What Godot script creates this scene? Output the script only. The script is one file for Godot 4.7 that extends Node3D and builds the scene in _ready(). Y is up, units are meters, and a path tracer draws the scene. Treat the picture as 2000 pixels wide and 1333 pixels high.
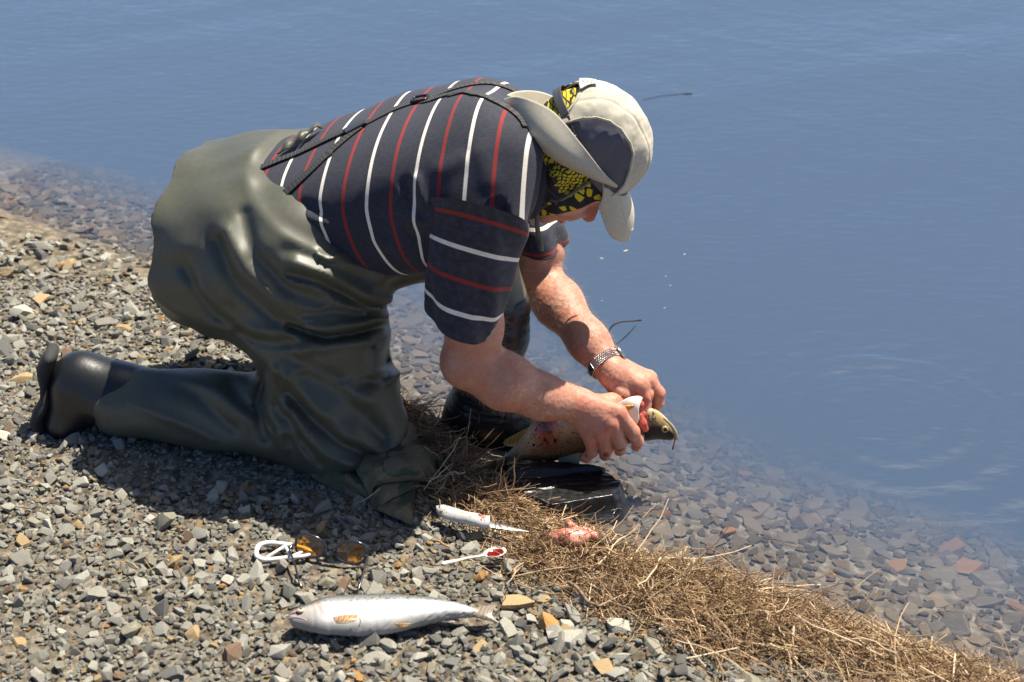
extends Node3D

# ---------- mesh gathering ----------
class Surf:
	var v := PackedVector3Array()
	var uv := PackedVector2Array()
	var col := PackedColorArray()
	var ix := PackedInt32Array()
	var nrm := PackedVector3Array()
	func tri(a: int, b: int, c: int) -> void:
		ix.push_back(a); ix.push_back(b); ix.push_back(c)
	func pt(p: Vector3, t := Vector2.ZERO) -> int:
		v.push_back(p); uv.push_back(t)
		return v.size() - 1
	func flip_if_inside_out(first := 0) -> void:
		var vol := 0.0
		for i in range(first, ix.size(), 3):
			vol += v[ix[i]].dot(v[ix[i + 1]].cross(v[ix[i + 2]]))
		if vol > 0.0:
			for i in range(first, ix.size(), 3):
				var t := ix[i]
				ix[i] = ix[i + 1]
				ix[i + 1] = t
	func facet() -> void:   # flat shading: every triangle its own corners
		var nv := PackedVector3Array()
		var nu := PackedVector2Array()
		for i in ix:
			nv.push_back(v[i]); nu.push_back(uv[i])
		v = nv; uv = nu
		ix = PackedInt32Array(range(v.size()))
	func normals(weld := true) -> void:
		nrm.resize(v.size())
		nrm.fill(Vector3.ZERO)
		var rep := PackedInt32Array()
		rep.resize(v.size())
		if weld:
			var at := {}
			for i in v.size():
				var k := Vector3i((v[i] * 200000.0).round())
				if at.has(k):
					rep[i] = at[k]
				else:
					at[k] = i
					rep[i] = i
		else:
			for i in v.size():
				rep[i] = i
		for i in range(0, ix.size(), 3):
			var a := ix[i]
			var b := ix[i + 1]
			var c := ix[i + 2]
			var n := (v[c] - v[a]).cross(v[b] - v[a])
			nrm[rep[a]] += n; nrm[rep[b]] += n; nrm[rep[c]] += n
		for i in v.size():
			nrm[i] = nrm[rep[i]]
		for i in v.size():
			nrm[i] = nrm[i].normalized() if nrm[i].length_squared() > 1e-30 else Vector3.UP
	func mesh() -> ArrayMesh:
		if nrm.size() != v.size():
			normals()
		var a := []
		a.resize(Mesh.ARRAY_MAX)
		a[Mesh.ARRAY_VERTEX] = v
		a[Mesh.ARRAY_NORMAL] = nrm
		a[Mesh.ARRAY_TEX_UV] = uv
		if col.size() == v.size():
			a[Mesh.ARRAY_COLOR] = col
		a[Mesh.ARRAY_INDEX] = ix
		var m := ArrayMesh.new()
		m.add_surface_from_arrays(Mesh.PRIMITIVE_TRIANGLES, a)
		return m
	# closed rings joined into a skin; ends closed where asked
	func loft(rings: Array, cap0 := true, cap1 := true, us := []) -> void:
		var first := ix.size()
		var n: int = rings[0].size()
		var base := v.size()
		for i in rings.size():
			var u: float = us[i] if us.size() else float(i) / (rings.size() - 1)
			for j in n + 1:
				pt(rings[i][j % n], Vector2(u, float(j) / n))
		for i in rings.size() - 1:
			for j in n:
				var a := base + i * (n + 1) + j
				tri(a, a + 1, a + n + 1)
				tri(a + 1, a + n + 2, a + n + 1)
		for e in 2:
			if (e == 0 and cap0) or (e == 1 and cap1):
				var r: int = 0 if e == 0 else rings.size() - 1
				var mid := Vector3.ZERO
				for q in rings[r]:
					mid += q / n
				var m := pt(mid, Vector2(uv[base + r * (n + 1)].x, 0.5))
				for j in n:
					var a := base + r * (n + 1) + j
					if e == 0:
						tri(a, m, a + 1)
					else:
						tri(a, a + 1, m)
		flip_if_inside_out(first)
	# a tube along a path; radii (x: across, y: other way) per point
	func tube(path: Array, radii: Array, sides := 8, upv := Vector3.UP, steps := 1) -> void:
		var p := path
		var r := radii
		if steps > 1:
			p = Surf.smooth(path, steps)
			r = []
			for i in p.size():
				var f := float(i) / steps
				var k := mini(int(f), radii.size() - 2)
				r.append(lerp(radii[k], radii[k + 1], f - k))
		var rings := []
		for i in p.size():
			var t: Vector3 = (p[mini(i + 1, p.size() - 1)] - p[maxi(i - 1, 0)]).normalized()
			var s := t.cross(upv)
			s = s.normalized() if s.length() > 0.05 else t.cross(Vector3(0.3, 0.2, 1)).normalized()
			var w := s.cross(t).normalized()
			var ring := PackedVector3Array()
			var rx: float = r[i].x if r[i] is Vector2 else r[i]
			var ry: float = r[i].y if r[i] is Vector2 else r[i]
			for j in sides:
				var a := TAU * j / sides
				ring.push_back(p[i] + s * cos(a) * rx + w * sin(a) * ry)
			rings.append(ring)
		loft(rings)
	static func smooth(p: Array, steps: int) -> Array:
		var out := []
		for i in p.size() - 1:
			var a: Vector3 = p[maxi(i - 1, 0)]
			var b: Vector3 = p[i]
			var c: Vector3 = p[i + 1]
			var d: Vector3 = p[mini(i + 2, p.size() - 1)]
			for k in steps:
				out.append(b.cubic_interpolate(c, a, d, float(k) / steps))
		out.append(p[-1])
		return out
	# a sheet of cloth or skin through a grid of points, with thickness
	func sheet(grid: Array, steps: int, thick: float, bump = null) -> void:
		var rows := []
		for g in grid:
			rows.append(Surf.smooth(g, steps))
		var cols := []
		for j in rows[0].size():
			var c := []
			for i in rows.size():
				c.append(rows[i][j])
			cols.append(Surf.smooth(c, steps))
		var nj := cols.size()
		var ni: int = cols[0].size()
		var first := ix.size()
		var base := v.size()
		var nn := []
		for j in nj:
			for i in ni:
				var du: Vector3 = cols[mini(j + 1, nj - 1)][i] - cols[maxi(j - 1, 0)][i]
				var dv: Vector3 = cols[j][mini(i + 1, ni - 1)] - cols[j][maxi(i - 1, 0)]
				nn.append(du.cross(dv).normalized())
		for side in 2:
			for j in nj:
				for i in ni:
					var n: Vector3 = nn[j * ni + i]
					var p: Vector3 = cols[j][i]
					if bump != null:
						p += n * bump.call(p)
					pt(p + n * thick * (0.5 - side), Vector2(float(j) / (nj - 1), float(i) / (ni - 1)))
		var h := nj * ni
		for j in nj - 1:
			for i in ni - 1:
				var a := base + j * ni + i
				tri(a, a + 1, a + ni); tri(a + 1, a + ni + 1, a + ni)
				tri(a + h, a + h + ni, a + h + 1); tri(a + h + 1, a + h + ni, a + h + ni + 1)
		var rim := []
		for i in ni: rim.append(i)
		for j in range(1, nj): rim.append(j * ni + ni - 1)
		for i in range(ni - 2, -1, -1): rim.append((nj - 1) * ni + i)
		for j in range(nj - 2, 0, -1): rim.append(j * ni)
		for k in rim.size():
			var a: int = base + rim[k]
			var b: int = base + rim[(k + 1) % rim.size()]
			tri(a, a + h, b); tri(b, a + h, b + h)
		flip_if_inside_out(first)
	func box(c: Vector3, half: Vector3, b := Basis()) -> void:
		var first := ix.size()
		for s in [[0, 1, 2, 1], [0, 1, 2, -1], [1, 2, 0, 1], [1, 2, 0, -1], [2, 0, 1, 1], [2, 0, 1, -1]]:
			var k := v.size()
			for q in [[-1, -1], [1, -1], [1, 1], [-1, 1]]:
				var p := Vector3.ZERO
				p[s[0]] = half[s[0]] * s[3]; p[s[1]] = half[s[1]] * q[0]; p[s[2]] = half[s[2]] * q[1]
				pt(c + b * p, Vector2(q[0] * 0.5 + 0.5, q[1] * 0.5 + 0.5))
			if s[3] > 0:
				tri(k, k + 2, k + 1); tri(k, k + 3, k + 2)
			else:
				tri(k, k + 1, k + 2); tri(k, k + 2, k + 3)
		flip_if_inside_out(first)
	func ball(c: Vector3, r: Vector3, b := Basis(), n := 12) -> void:
		var rings := []
		for i in n + 1:
			var ring := PackedVector3Array()
			var t := PI * (0.02 + 0.96 * i / n)
			for j in n * 2:
				var a := TAU * j / (n * 2)
				ring.push_back(c + b * (Vector3(sin(t) * cos(a), cos(t), sin(t) * sin(a)) * r))
			rings.append(ring)
		loft(rings)

# ---------- distance fields ----------
class Sdf:
	var a := PackedVector3Array()
	var ba := PackedVector3Array()
	var inv := PackedFloat32Array()
	var r0 := PackedFloat32Array()
	var dr := PackedFloat32Array()
	var kk := PackedFloat32Array()
	var ec := []     # ellipsoids: centre, inverse basis, radii, blend
	func cap(p: Vector3, q: Vector3, ra: float, rb: float, k := 0.02) -> void:
		a.push_back(p); ba.push_back(q - p)
		inv.push_back(1.0 / maxf((q - p).length_squared(), 1e-9))
		r0.push_back(ra); dr.push_back(rb - ra); kk.push_back(k)
	func chain(p: Array, r: Array, k := 0.01) -> void:
		for i in p.size() - 1:
			cap(p[i], p[i + 1], r[i], r[i + 1], k)
	func egg(c: Vector3, r: Vector3, b := Basis(), k := 0.02) -> void:
		ec.append([c, b.transposed(), r, k])
	func bones(p: Vector3) -> float:
		var m := 1e3
		for i in a.size():
			var pa := p - a[i]
			var h := clampf(pa.dot(ba[i]) * inv[i], 0.0, 1.0)
			var x := (pa - ba[i] * h).length() - r0[i] - dr[i] * h
			var k := kk[i]
			var t := k - absf(m - x)
			m = minf(m, x)
			if t > 0.0:
				m -= t * t / k * 0.25
		for e in ec:
			var q: Vector3 = e[1] * (p - e[0])
			var r: Vector3 = e[2]
			var k0 := (q / r).length()
			var k1 := (q / (r * r)).length()
			var x := k0 * (k0 - 1.0) / k1 if k1 > 1e-6 else -minf(r.x, minf(r.y, r.z))
			var k: float = e[3]
			var t := k - absf(m - x)
			m = minf(m, x)
			if t > 0.0:
				m -= t * t / k * 0.25
		return m
	func d(p: Vector3) -> float:
		return bones(p)
	func tex(_p: Vector3) -> Vector2:
		return Vector2.ZERO
	func tint(_p: Vector3, _n: Vector3) -> Color:
		return Color(1, 1, 1)
	func onto(p: Vector3, off := 0.0) -> Vector3:   # nearest point on the surface
		for i in 8:
			var e := 0.002
			var f := d(p)
			var g := Vector3(d(p + Vector3(e, 0, 0)) - f, d(p + Vector3(0, e, 0)) - f, d(p + Vector3(0, 0, e)) - f) / e
			p -= g * (f - off) / maxf(g.length_squared(), 0.2)
		return p
	func grad(p: Vector3) -> Vector3:
		var e := 0.002
		var f := d(p)
		return Vector3(d(p + Vector3(e, 0, 0)) - f, d(p + Vector3(0, e, 0)) - f, d(p + Vector3(0, 0, e)) - f).normalized()
	# surface nets over a box, added to a Surf; only blocks near the surface are looked at
	func nets(s: Surf, lo: Vector3, hi: Vector3, c: float, tinted := false, keep = null) -> void:
		const B := 5
		var nb := Vector3i(((hi - lo) / (c * B)).ceil())
		var n := nb * B + Vector3i.ONE
		var val := PackedFloat32Array()
		val.resize(n.x * n.y * n.z)
		val.fill(1e9)
		var ids := PackedInt32Array()
		ids.resize(val.size())
		ids.fill(-1)
		var sy := n.x
		var sz := n.x * n.y
		var reach := c * B * 0.87 * 1.6 + 0.012
		var live := []
		for bz in nb.z:
			for by in nb.y:
				for bx in nb.x:
					var m := lo + (Vector3(bx, by, bz) + Vector3(0.5, 0.5, 0.5)) * (c * B)
					if absf(d(m)) < reach:
						live.append(Vector3i(bx, by, bz) * B)
		for o in live:
			for z in B + 1:
				for y in B + 1:
					for x in B + 1:
						var i: int = o.x + x + (o.y + y) * sy + (o.z + z) * sz
						if val[i] > 1e8:
							val[i] = d(lo + Vector3(o.x + x, o.y + y, o.z + z) * c)
		var offs := PackedInt32Array([0, 1, sy, sy + 1, sz, sz + 1, sz + sy, sz + sy + 1])
		var first := s.v.size()
		var cells := PackedInt32Array()
		for o in live:
			for z in B:
				for y in B:
					for x in B:
						var i: int = o.x + x + (o.y + y) * sy + (o.z + z) * sz
						var neg := 0
						for q in offs:
							if val[i + q] < 0.0:
								neg += 1
						if neg == 0 or neg == 8:
							continue
						var sum := Vector3.ZERO
						var cnt := 0
						for e in 8:
							for ax in [1, 2, 4]:
								if e & ax:
									continue
								var va := val[i + offs[e]]
								var vb := val[i + offs[e | ax]]
								if (va < 0.0) != (vb < 0.0):
									var t := va / (va - vb)
									var q := Vector3(e & 1, (e >> 1) & 1, (e >> 2) & 1)
									if ax == 1: q.x = t
									elif ax == 2: q.y = t
									else: q.z = t
									sum += q
									cnt += 1
						var p := lo + (Vector3(o.x + x, o.y + y, o.z + z) + sum / cnt) * c
						if keep != null and not keep.call(p):
							continue
						ids[i] = s.pt(p, tex(p))
						cells.push_back(i)
		for i in cells:
			for ax in 3:
				var st: int = [1, sy, sz][ax]
				var s1: int = [sy, sz, 1][ax]
				var s2: int = [sz, 1, sy][ax]
				if i - s1 - s2 < 0 or (val[i] < 0.0) == (val[i + st] < 0.0):
					continue
				var p0 := ids[i]
				var p1 := ids[i - s1]
				var p2 := ids[i - s1 - s2]
				var p3 := ids[i - s2]
				if p1 < 0 or p2 < 0 or p3 < 0:
					continue
				if val[i] < 0.0:
					s.tri(p0, p2, p1); s.tri(p0, p3, p2)
				else:
					s.tri(p0, p1, p2); s.tri(p0, p2, p3)
		s.nrm.resize(s.v.size())
		for i in range(first, s.v.size()):
			var g := grad(s.v[i])
			s.nrm[i] = g
		if tinted:
			s.col.resize(s.v.size())
			for i in range(first, s.v.size()):
				s.col[i] = tint(s.v[i], s.nrm[i])

# ---------- the trunk of the shirt, the waders and the body under them ----------
const P0 := Vector3(-0.1347, 0.5190, -2.56)
const S_AX := Vector3(0.978, 0, 0.208)
const L_AX := Vector3(-0.208, 0, 0.978)
static func trunk_at(s: float) -> Array:   # centre height, half width, half height up, half height down
	var k := [[-0.62, -0.15, 0.13, 0.10, 0.12], [-0.42, -0.135, 0.185, 0.125, 0.13], [-0.28, -0.10, 0.19, 0.128, 0.14], [-0.14, -0.037, 0.197, 0.131, 0.155],
		[0.0, 0.012, 0.205, 0.136, 0.165], [0.08, 0.03, 0.198, 0.132, 0.16], [0.125, 0.040, 0.165, 0.115, 0.13], [0.155, 0.046, 0.125, 0.085, 0.10], [0.20, 0.05, 0.07, 0.055, 0.06]]
	var i := 0
	while i < k.size() - 2 and k[i + 1][0] < s:
		i += 1
	var f := clampf((s - k[i][0]) / (k[i + 1][0] - k[i][0]), 0.0, 1.0)
	var out := []
	for c in range(1, 5):
		out.append(cubic_interpolate(k[i][c], k[i + 1][c], k[maxi(i - 1, 0)][c], k[mini(i + 2, k.size() - 1)][c], f))
	return out
class Trunk extends Sdf:
	var rows := []
	var lo := -0.62
	var hi := 0.24
	var grow := 0.0
	var host
	func fill(h) -> void:
		host = h
		for i in 89:
			rows.append(PackedFloat32Array(h.trunk_at(-0.62 + 0.01 * i)))
	func trunk(p: Vector3) -> float:
		var q := p - P0
		var s: float = q.dot(S_AX)
		var l: float = q.dot(L_AX)
		var f := clampf((s + 0.62) * 100.0, 0.0, 87.0)
		var i := int(f)
		f -= i
		var ra: PackedFloat32Array = rows[i]
		var rb: PackedFloat32Array = rows[i + 1]
		var y := q.y - lerpf(ra[0], rb[0], f)
		var w := lerpf(ra[1], rb[1], f) + grow
		var h := (lerpf(ra[2], rb[2], f) if y > 0.0 else lerpf(ra[3], rb[3], f)) + grow
		var u := Vector2(l / w, y / h)
		var k0 := pow(pow(absf(u.x), 2.3) + pow(absf(u.y), 2.3), 1.0 / 2.3)
		var dd := (k0 - 1.0) * minf(w, h) if k0 < 1.0 else Vector2(l, y).length() * (1.0 - 1.0 / k0)
		return maxf(dd, maxf(s - hi, lo - s))

class Shirt extends Trunk:
	var cut_at: Array = []
	var no := FastNoiseLite.new()
	var folds
	func d(p: Vector3) -> float:
		var m := trunk(p)
		var x := bones(p)
		if cut_at.size():
			x = maxf(x, maxf((p - cut_at[0]).dot(cut_at[1]), 0.0 if p.z > -2.56 else -1.0))
			if p.z < -2.56:
				x = maxf(x, (p - cut_at[2]).dot(cut_at[3]))
		var k := 0.09
		var t := k - absf(m - x)
		m = minf(m, x)
		if t > 0.0:
			m -= t * t / k * 0.25
		if absf(m) < 0.03:
			m += 0.0035 * no.get_noise_3d(p.x * 1.4, p.y * 0.8, p.z)
			m += folds.at(p)
		return m
	func tex(p: Vector3) -> Vector2:
		var q := p - P0
		var s := q.dot(S_AX)
		var low := maxf(0.0, 0.03 - q.y) / 0.15   # the cloth is dragged forward where it hangs
		s -= 0.045 * pow(low, 1.4) * (1.0 - smoothstep(-0.02, 0.06, s))
		return Vector2(s / 0.0855, atan2(q.dot(L_AX), q.y) * 0.25 / 0.0855)

# folds: creases and ridges along lines, measured across the line of sight of someone standing in front
class Folds:
	var a := PackedVector2Array()
	var b := PackedVector2Array()
	var w := PackedFloat32Array()
	var h := PackedFloat32Array()
	var zmin := -9.0
	static func flat(p: Vector3) -> Vector2:
		return Vector2(p.x, p.y * 0.906 - p.z * 0.423)
	func line(pts: Array, width: float, height: float) -> void:
		for i in pts.size() - 1:
			a.push_back(flat(pts[i])); b.push_back(flat(pts[i + 1]))
			w.push_back(width); h.push_back(height)
	func at(p: Vector3) -> float:
		if p.z < zmin:
			return 0.0
		var q := flat(p)
		var up := 0.0
		var dn := 0.0
		for i in a.size():
			var ww := w[i]
			var ab := b[i] - a[i]
			var t := clampf((q - a[i]).dot(ab) / ab.length_squared(), 0.0, 1.0)
			var x := q.distance_squared_to(a[i] + ab * t) / (ww * ww)
			if x < 5.0:
				var e := h[i] * exp(-x)
				up = maxf(up, e)
				dn = minf(dn, e)
		return -(up + dn) * smoothstep(zmin, zmin + 0.08, p.z)

class Waders extends Trunk:
	var folds
	var no := FastNoiseLite.new()
	func d(p: Vector3) -> float:
		var q := p - P0
		var s: float = q.dot(S_AX)
		var l: float = q.dot(L_AX)
		var m := trunk(p)
		# the rolled-down top edge: high on the back, low on the flanks, reaching far up the belly
		var y := q.y
		var edge: float = lerpf(-0.335, -0.015, smoothstep(0.06, -0.15, y))
		edge = maxf(edge, lerpf(-0.40, -0.215, smoothstep(0.0, 0.08, y - 0.0)) if l < 0.03 else -9.0)
		var gap := 0.016 - absf(m - (s - edge))
		m = maxf(m, s - edge)
		if gap > 0.0: m += gap * gap / 0.016 * 0.25
		var x := bones(p)
		var k := 0.06
		var t := k - absf(m - x)
		m = minf(m, x)
		if t > 0.0:
			m -= t * t / k * 0.25
		if absf(m) < 0.05:
			m += folds.at(p) + 0.006 * no.get_noise_3d(p.x * 0.8 + p.y * 0.4, p.y * 1.5 - p.x * 0.5, p.z)
		return m
	func tex(p: Vector3) -> Vector2:
		return Vector2(p.x, p.y) * 4.0

class Flesh extends Sdf:
	var no := FastNoiseLite.new()
	var fine := FastNoiseLite.new()
	var reds := []     # knuckles, finger tips, nose: places where the skin is redder
	var stain := []    # blood on the fingers
	var grooves := []
	func d(p: Vector3) -> float:
		var m := bones(p)
		if absf(m) < 0.01:
			for g in grooves:
				var pa: Vector3 = p - g[0]
				var ab: Vector3 = g[1] - g[0]
				var t := clampf(pa.dot(ab) / ab.length_squared(), 0.0, 1.0)
				var x: float = (pa - ab * t).length_squared() / (g[2] * g[2])
				if x < 5.0:
					m += g[3] * exp(-x)
			m += 0.0007 * no.get_noise_3dv(p * 3.0)
		return m
	func tint(p: Vector3, _n: Vector3) -> Color:
		var c := Color(0.53, 0.29, 0.205)
		c = c.lerp(Color(0.50, 0.19, 0.125), clampf(0.45 + 1.1 * no.get_noise_3dv(p), 0, 1) * 0.8)
		c = c.lerp(Color(0.36, 0.18, 0.11), clampf(fine.get_noise_3dv(p) * 1.6 - 0.08, 0, 1) * 0.7)
		for r in reds:
			var x: float = p.distance_squared_to(r[0]) / (r[1] * r[1])
			if x < 4.0:
				c = c.lerp(Color(0.60, 0.19, 0.12), 0.6 * exp(-x))
		for r in stain:
			var x: float = p.distance_to(r[0]) / r[1] + 0.9 * fine.get_noise_3dv(p * 2.0)
			if x < 0.9:
				c = c.lerp(Color(0.12, 0.012, 0.01), 0.75)
		return c

# ---------- naming ----------
var taken := {}
func numbered(called: String) -> String:
	if not taken.has(called):
		taken[called] = 0
		return called
	taken[called] += 1
	return "%s_%03d" % [called, taken[called]]
func tag(o: Node, label := "", category := "", group := "", kind := "") -> Node:
	if label: o.set_meta("label", label)
	if category: o.set_meta("category", category)
	if group: o.set_meta("group", group)
	if kind: o.set_meta("kind", kind)
	return o
func thing(called: String, label: String, category: String, at := Vector3.ZERO, group := "") -> Node3D:
	var o := Node3D.new()
	o.name = numbered(called)
	add_child(o, true)
	o.position = at
	tag(o, label, category, group)
	return o
func put(called: String, s, m: Material, parent: Node = null) -> MeshInstance3D:
	var o := MeshInstance3D.new()
	o.name = called if parent else numbered(called)
	o.mesh = s.mesh() if s is Surf else s
	o.material_override = m
	(parent if parent else self).add_child(o, true)
	if parent is Node3D:
		var t := Transform3D()
		var q: Node = parent
		while q is Node3D and q != self:
			t = q.transform * t
			q = q.get_parent()
		o.transform = t.affine_inverse()   # shapes are given in metres of the place
	return o

# ---------- materials ----------
func lin(r: float, g: float, b: float) -> Color:
	return Color(r, g, b).linear_to_srgb()
func mat(c: Color, rough := 0.8, metal := 0.0) -> StandardMaterial3D:
	var m := StandardMaterial3D.new()
	m.albedo_color = c.linear_to_srgb()
	m.roughness = rough
	m.metallic = metal
	return m
func noise_tex(sd: int, freq: float, size := 512, stops := [[0.0, Color.BLACK], [1.0, Color.WHITE]], kind := FastNoiseLite.TYPE_SIMPLEX_SMOOTH, oct := 4) -> NoiseTexture2D:
	var n := FastNoiseLite.new()
	n.seed = sd
	n.frequency = freq
	n.noise_type = kind
	n.fractal_octaves = oct
	var t := NoiseTexture2D.new()
	t.width = size
	t.height = size
	t.seamless = true
	t.noise = n
	var g := Gradient.new()
	g.offsets = PackedFloat32Array(stops.map(func(x): return x[0]))
	g.colors = PackedColorArray(stops.map(func(x): return x[1]))
	t.color_ramp = g
	return t
func grain(m: StandardMaterial3D, albedo: Texture2D, relief: Texture2D, cm: float, scale: float, world := false) -> StandardMaterial3D:
	if albedo: m.albedo_texture = albedo
	if relief:
		m.heightmap_enabled = true
		m.heightmap_texture = relief
		m.heightmap_scale = cm
	m.uv1_triplanar = true
	m.uv1_world_triplanar = world
	m.uv1_scale = Vector3.ONE * scale
	return m
func painted(w: int, h: int, f: Callable, after = null) -> ImageTexture:
	var im := Image.create(w, h, false, Image.FORMAT_RGB8)
	for y in h:
		for x in w:
			im.set_pixel(x, y, f.call(float(x) / w, float(y) / h))
	if after != null:
		after.call(im)
	return ImageTexture.create_from_image(im)
func dab(im: Image, u: float, v: float, ru: float, rv: float, c: Color, share: float) -> void:   # an uneven spot of print
	var w := im.get_width()
	var h := im.get_height()
	for y in range(int((v - rv) * h), int((v + rv) * h) + 2):
		for x in range(int((u - ru) * w), int((u + ru) * w) + 2):
			var q := Vector2((float(x) / w - u) / ru, (float(y) / h - v) / rv)
			var e := q.length() + 0.18 * sin(q.angle() * 3.0 + u * 90.0)
			if e < 1.0:
				var px := posmod(x, w)
				var py := posmod(y, h)
				im.set_pixel(px, py, im.get_pixel(px, py).lerp(c, share * (1.0 - smoothstep(0.75, 1.0, e))))

# ---------- the lie of the land ----------
var shore: Array = [Vector3(-2.7874, 0.0000, -4.3338), Vector3(-1.5457, 0.0000, -3.6791), Vector3(-0.8761, 0.0000, -3.2402), Vector3(-0.4689, 0.0000, -2.8657), Vector3(-0.3169, 0.0000, -2.7067), Vector3(-0.2185, 0.0000, -2.5994), Vector3(-0.1456, 0.0000, -2.5168), Vector3(-0.0709, 0.0000, -2.4248), Vector3(-0.0139, 0.0000, -2.3609), Vector3(0.0362, 0.0000, -2.2767), Vector3(0.1069, 0.0000, -2.2253), Vector3(0.2013, 0.0000, -2.1684), Vector3(0.2672, 0.0000, -2.1203), Vector3(0.3775, 0.0000, -2.0775), Vector3(0.5727, 0.0000, -1.9596), Vector3(0.9129, 0.0000, -1.7496), Vector3(3.0, 0, -0.6)]
var rough := FastNoiseLite.new()
func out_in_water(x: float, z: float) -> float:   # metres from the waterline, positive over water
	var p := Vector2(x, z)
	var best := 1e9
	var side := 1.0
	for i in shore.size() - 1:
		var a := Vector2(shore[i].x, shore[i].z)
		var ab := Vector2(shore[i + 1].x, shore[i + 1].z) - a
		var t := (p - a).dot(ab) / ab.length_squared()
		if i > 0: t = maxf(t, 0.0)
		if i < shore.size() - 2: t = minf(t, 1.0)
		var r := p - a - ab * t
		if r.length_squared() < best:
			best = r.length_squared()
			side = signf(ab.x * (p.y - a.y) - ab.y * (p.x - a.x))
	return -sqrt(best) * side
func land(x: float, z: float) -> float:
	var q := out_in_water(x, z)
	var h: float
	if q < 0.0:
		h = 0.026 * (1.0 - exp(q / 0.07)) + minf(-q * 0.006, 0.3)
	else:
		h = -0.034 * (1.0 - exp(-q / 0.08)) - 0.10 * q - 0.42 * pow(maxf(0.0, q - 0.15), 1.5)
		h = maxf(h, -4.0)
	return h + 0.006 * rough.get_noise_2d(x * 100.0, z * 100.0)
func spread(lo: float, hi: float, step: float, far_lo: float, far_hi: float) -> PackedFloat32Array:
	var mid := []
	var x := lo
	while x < hi:
		mid.append(x)
		x += step
	var a := []
	var s := step
	x = lo
	while x > far_lo:
		s *= 1.25
		x -= s
		a.push_front(x)
	s = step
	x = mid[-1]
	while x < far_hi:
		s *= 1.25
		x += s
		mid.append(x)
	return PackedFloat32Array(a + mid)
func field(xs: PackedFloat32Array, zs: PackedFloat32Array, height: Callable) -> Surf:
	var s := Surf.new()
	for z in zs:
		for x in xs:
			s.pt(Vector3(x, height.call(x, z), z), Vector2(x, z))
	var w := xs.size()
	for j in zs.size() - 1:
		for i in w - 1:
			var a := j * w + i
			s.tri(a, a + 1, a + w)
			s.tri(a + 1, a + w + 1, a + w)
	s.normals(false)
	if s.nrm[0].y < 0.0:
		for i in s.nrm.size(): s.nrm[i] = -s.nrm[i]
		for i in range(0, s.ix.size(), 3):
			var t := s.ix[i]
			s.ix[i] = s.ix[i + 1]
			s.ix[i + 1] = t
	return s

# a broken stone: what is left between randomly set flat breaks
func chip(rg: RandomNumberGenerator, breaks: int, flat := 0.75) -> ArrayMesh:
	var n := []
	var e := []
	for s in [Vector3.UP, Vector3.DOWN, Vector3.LEFT, Vector3.RIGHT, Vector3.FORWARD, Vector3.BACK]:
		n.append((s + Vector3(rg.randfn(), rg.randfn(), rg.randfn()) * 0.22).normalized())
		e.append((flat if absf(s.y) > 0.5 else 1.0) * rg.randf_range(0.8, 1.0))
	for i in breaks:
		n.append(Vector3(rg.randfn(), rg.randfn(), rg.randfn()).normalized())
		e.append(rg.randf_range(0.72, 1.0))
	var s := Surf.new()
	for i in n.size():
		var pts := []
		for j in n.size():
			for k in range(j + 1, n.size()):
				if i == j or i == k:
					continue
				var det: float = n[i].dot(n[j].cross(n[k]))
				if absf(det) < 0.02:
					continue
				var p: Vector3 = (n[j].cross(n[k]) * e[i] + n[k].cross(n[i]) * e[j] + n[i].cross(n[j]) * e[k]) / det
				var inside := true
				for m in n.size():
					if n[m].dot(p) > e[m] + 1e-4:
						inside = false
						break
				if inside and not pts.any(func(o): return o.distance_squared_to(p) < 1e-4):
					pts.append(p)
		if pts.size() < 3:
			continue
		var c := Vector3.ZERO
		for p in pts: c += p / pts.size()
		var ux: Vector3 = (pts[0] - c).normalized()
		var uy: Vector3 = n[i].cross(ux)
		pts.sort_custom(func(a, b): return atan2((a - c).dot(uy), (a - c).dot(ux)) < atan2((b - c).dot(uy), (b - c).dot(ux)))
		var f := s.v.size()
		for p in pts:
			s.pt(p)
			s.nrm.push_back(n[i])
		for k in range(1, pts.size() - 1):
			s.tri(f, f + k + 1, f + k)
	# slightly rounded shading on the breaks
	var cc := Vector3.ZERO
	for p in s.v: cc += p / s.v.size()
	for i in s.v.size():
		s.nrm[i] = (s.nrm[i] + 0.22 * (s.v[i] - cc).normalized()).normalized()
	return s.mesh()
const CAM_PITCH := 31.0
func in_view(p: Vector3, slack := 0.0) -> bool:
	var q := (p - Vector3(0, 1.72, 0)).rotated(Vector3.RIGHT, deg_to_rad(CAM_PITCH))
	var t := tan(deg_to_rad(12.0))
	return q.z < 0.0 and absf(q.x) < -q.z * t * 1.5 + slack and absf(q.y) < -q.z * t + slack

var rock_white: StandardMaterial3D
var straw_mat: StandardMaterial3D

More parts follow.
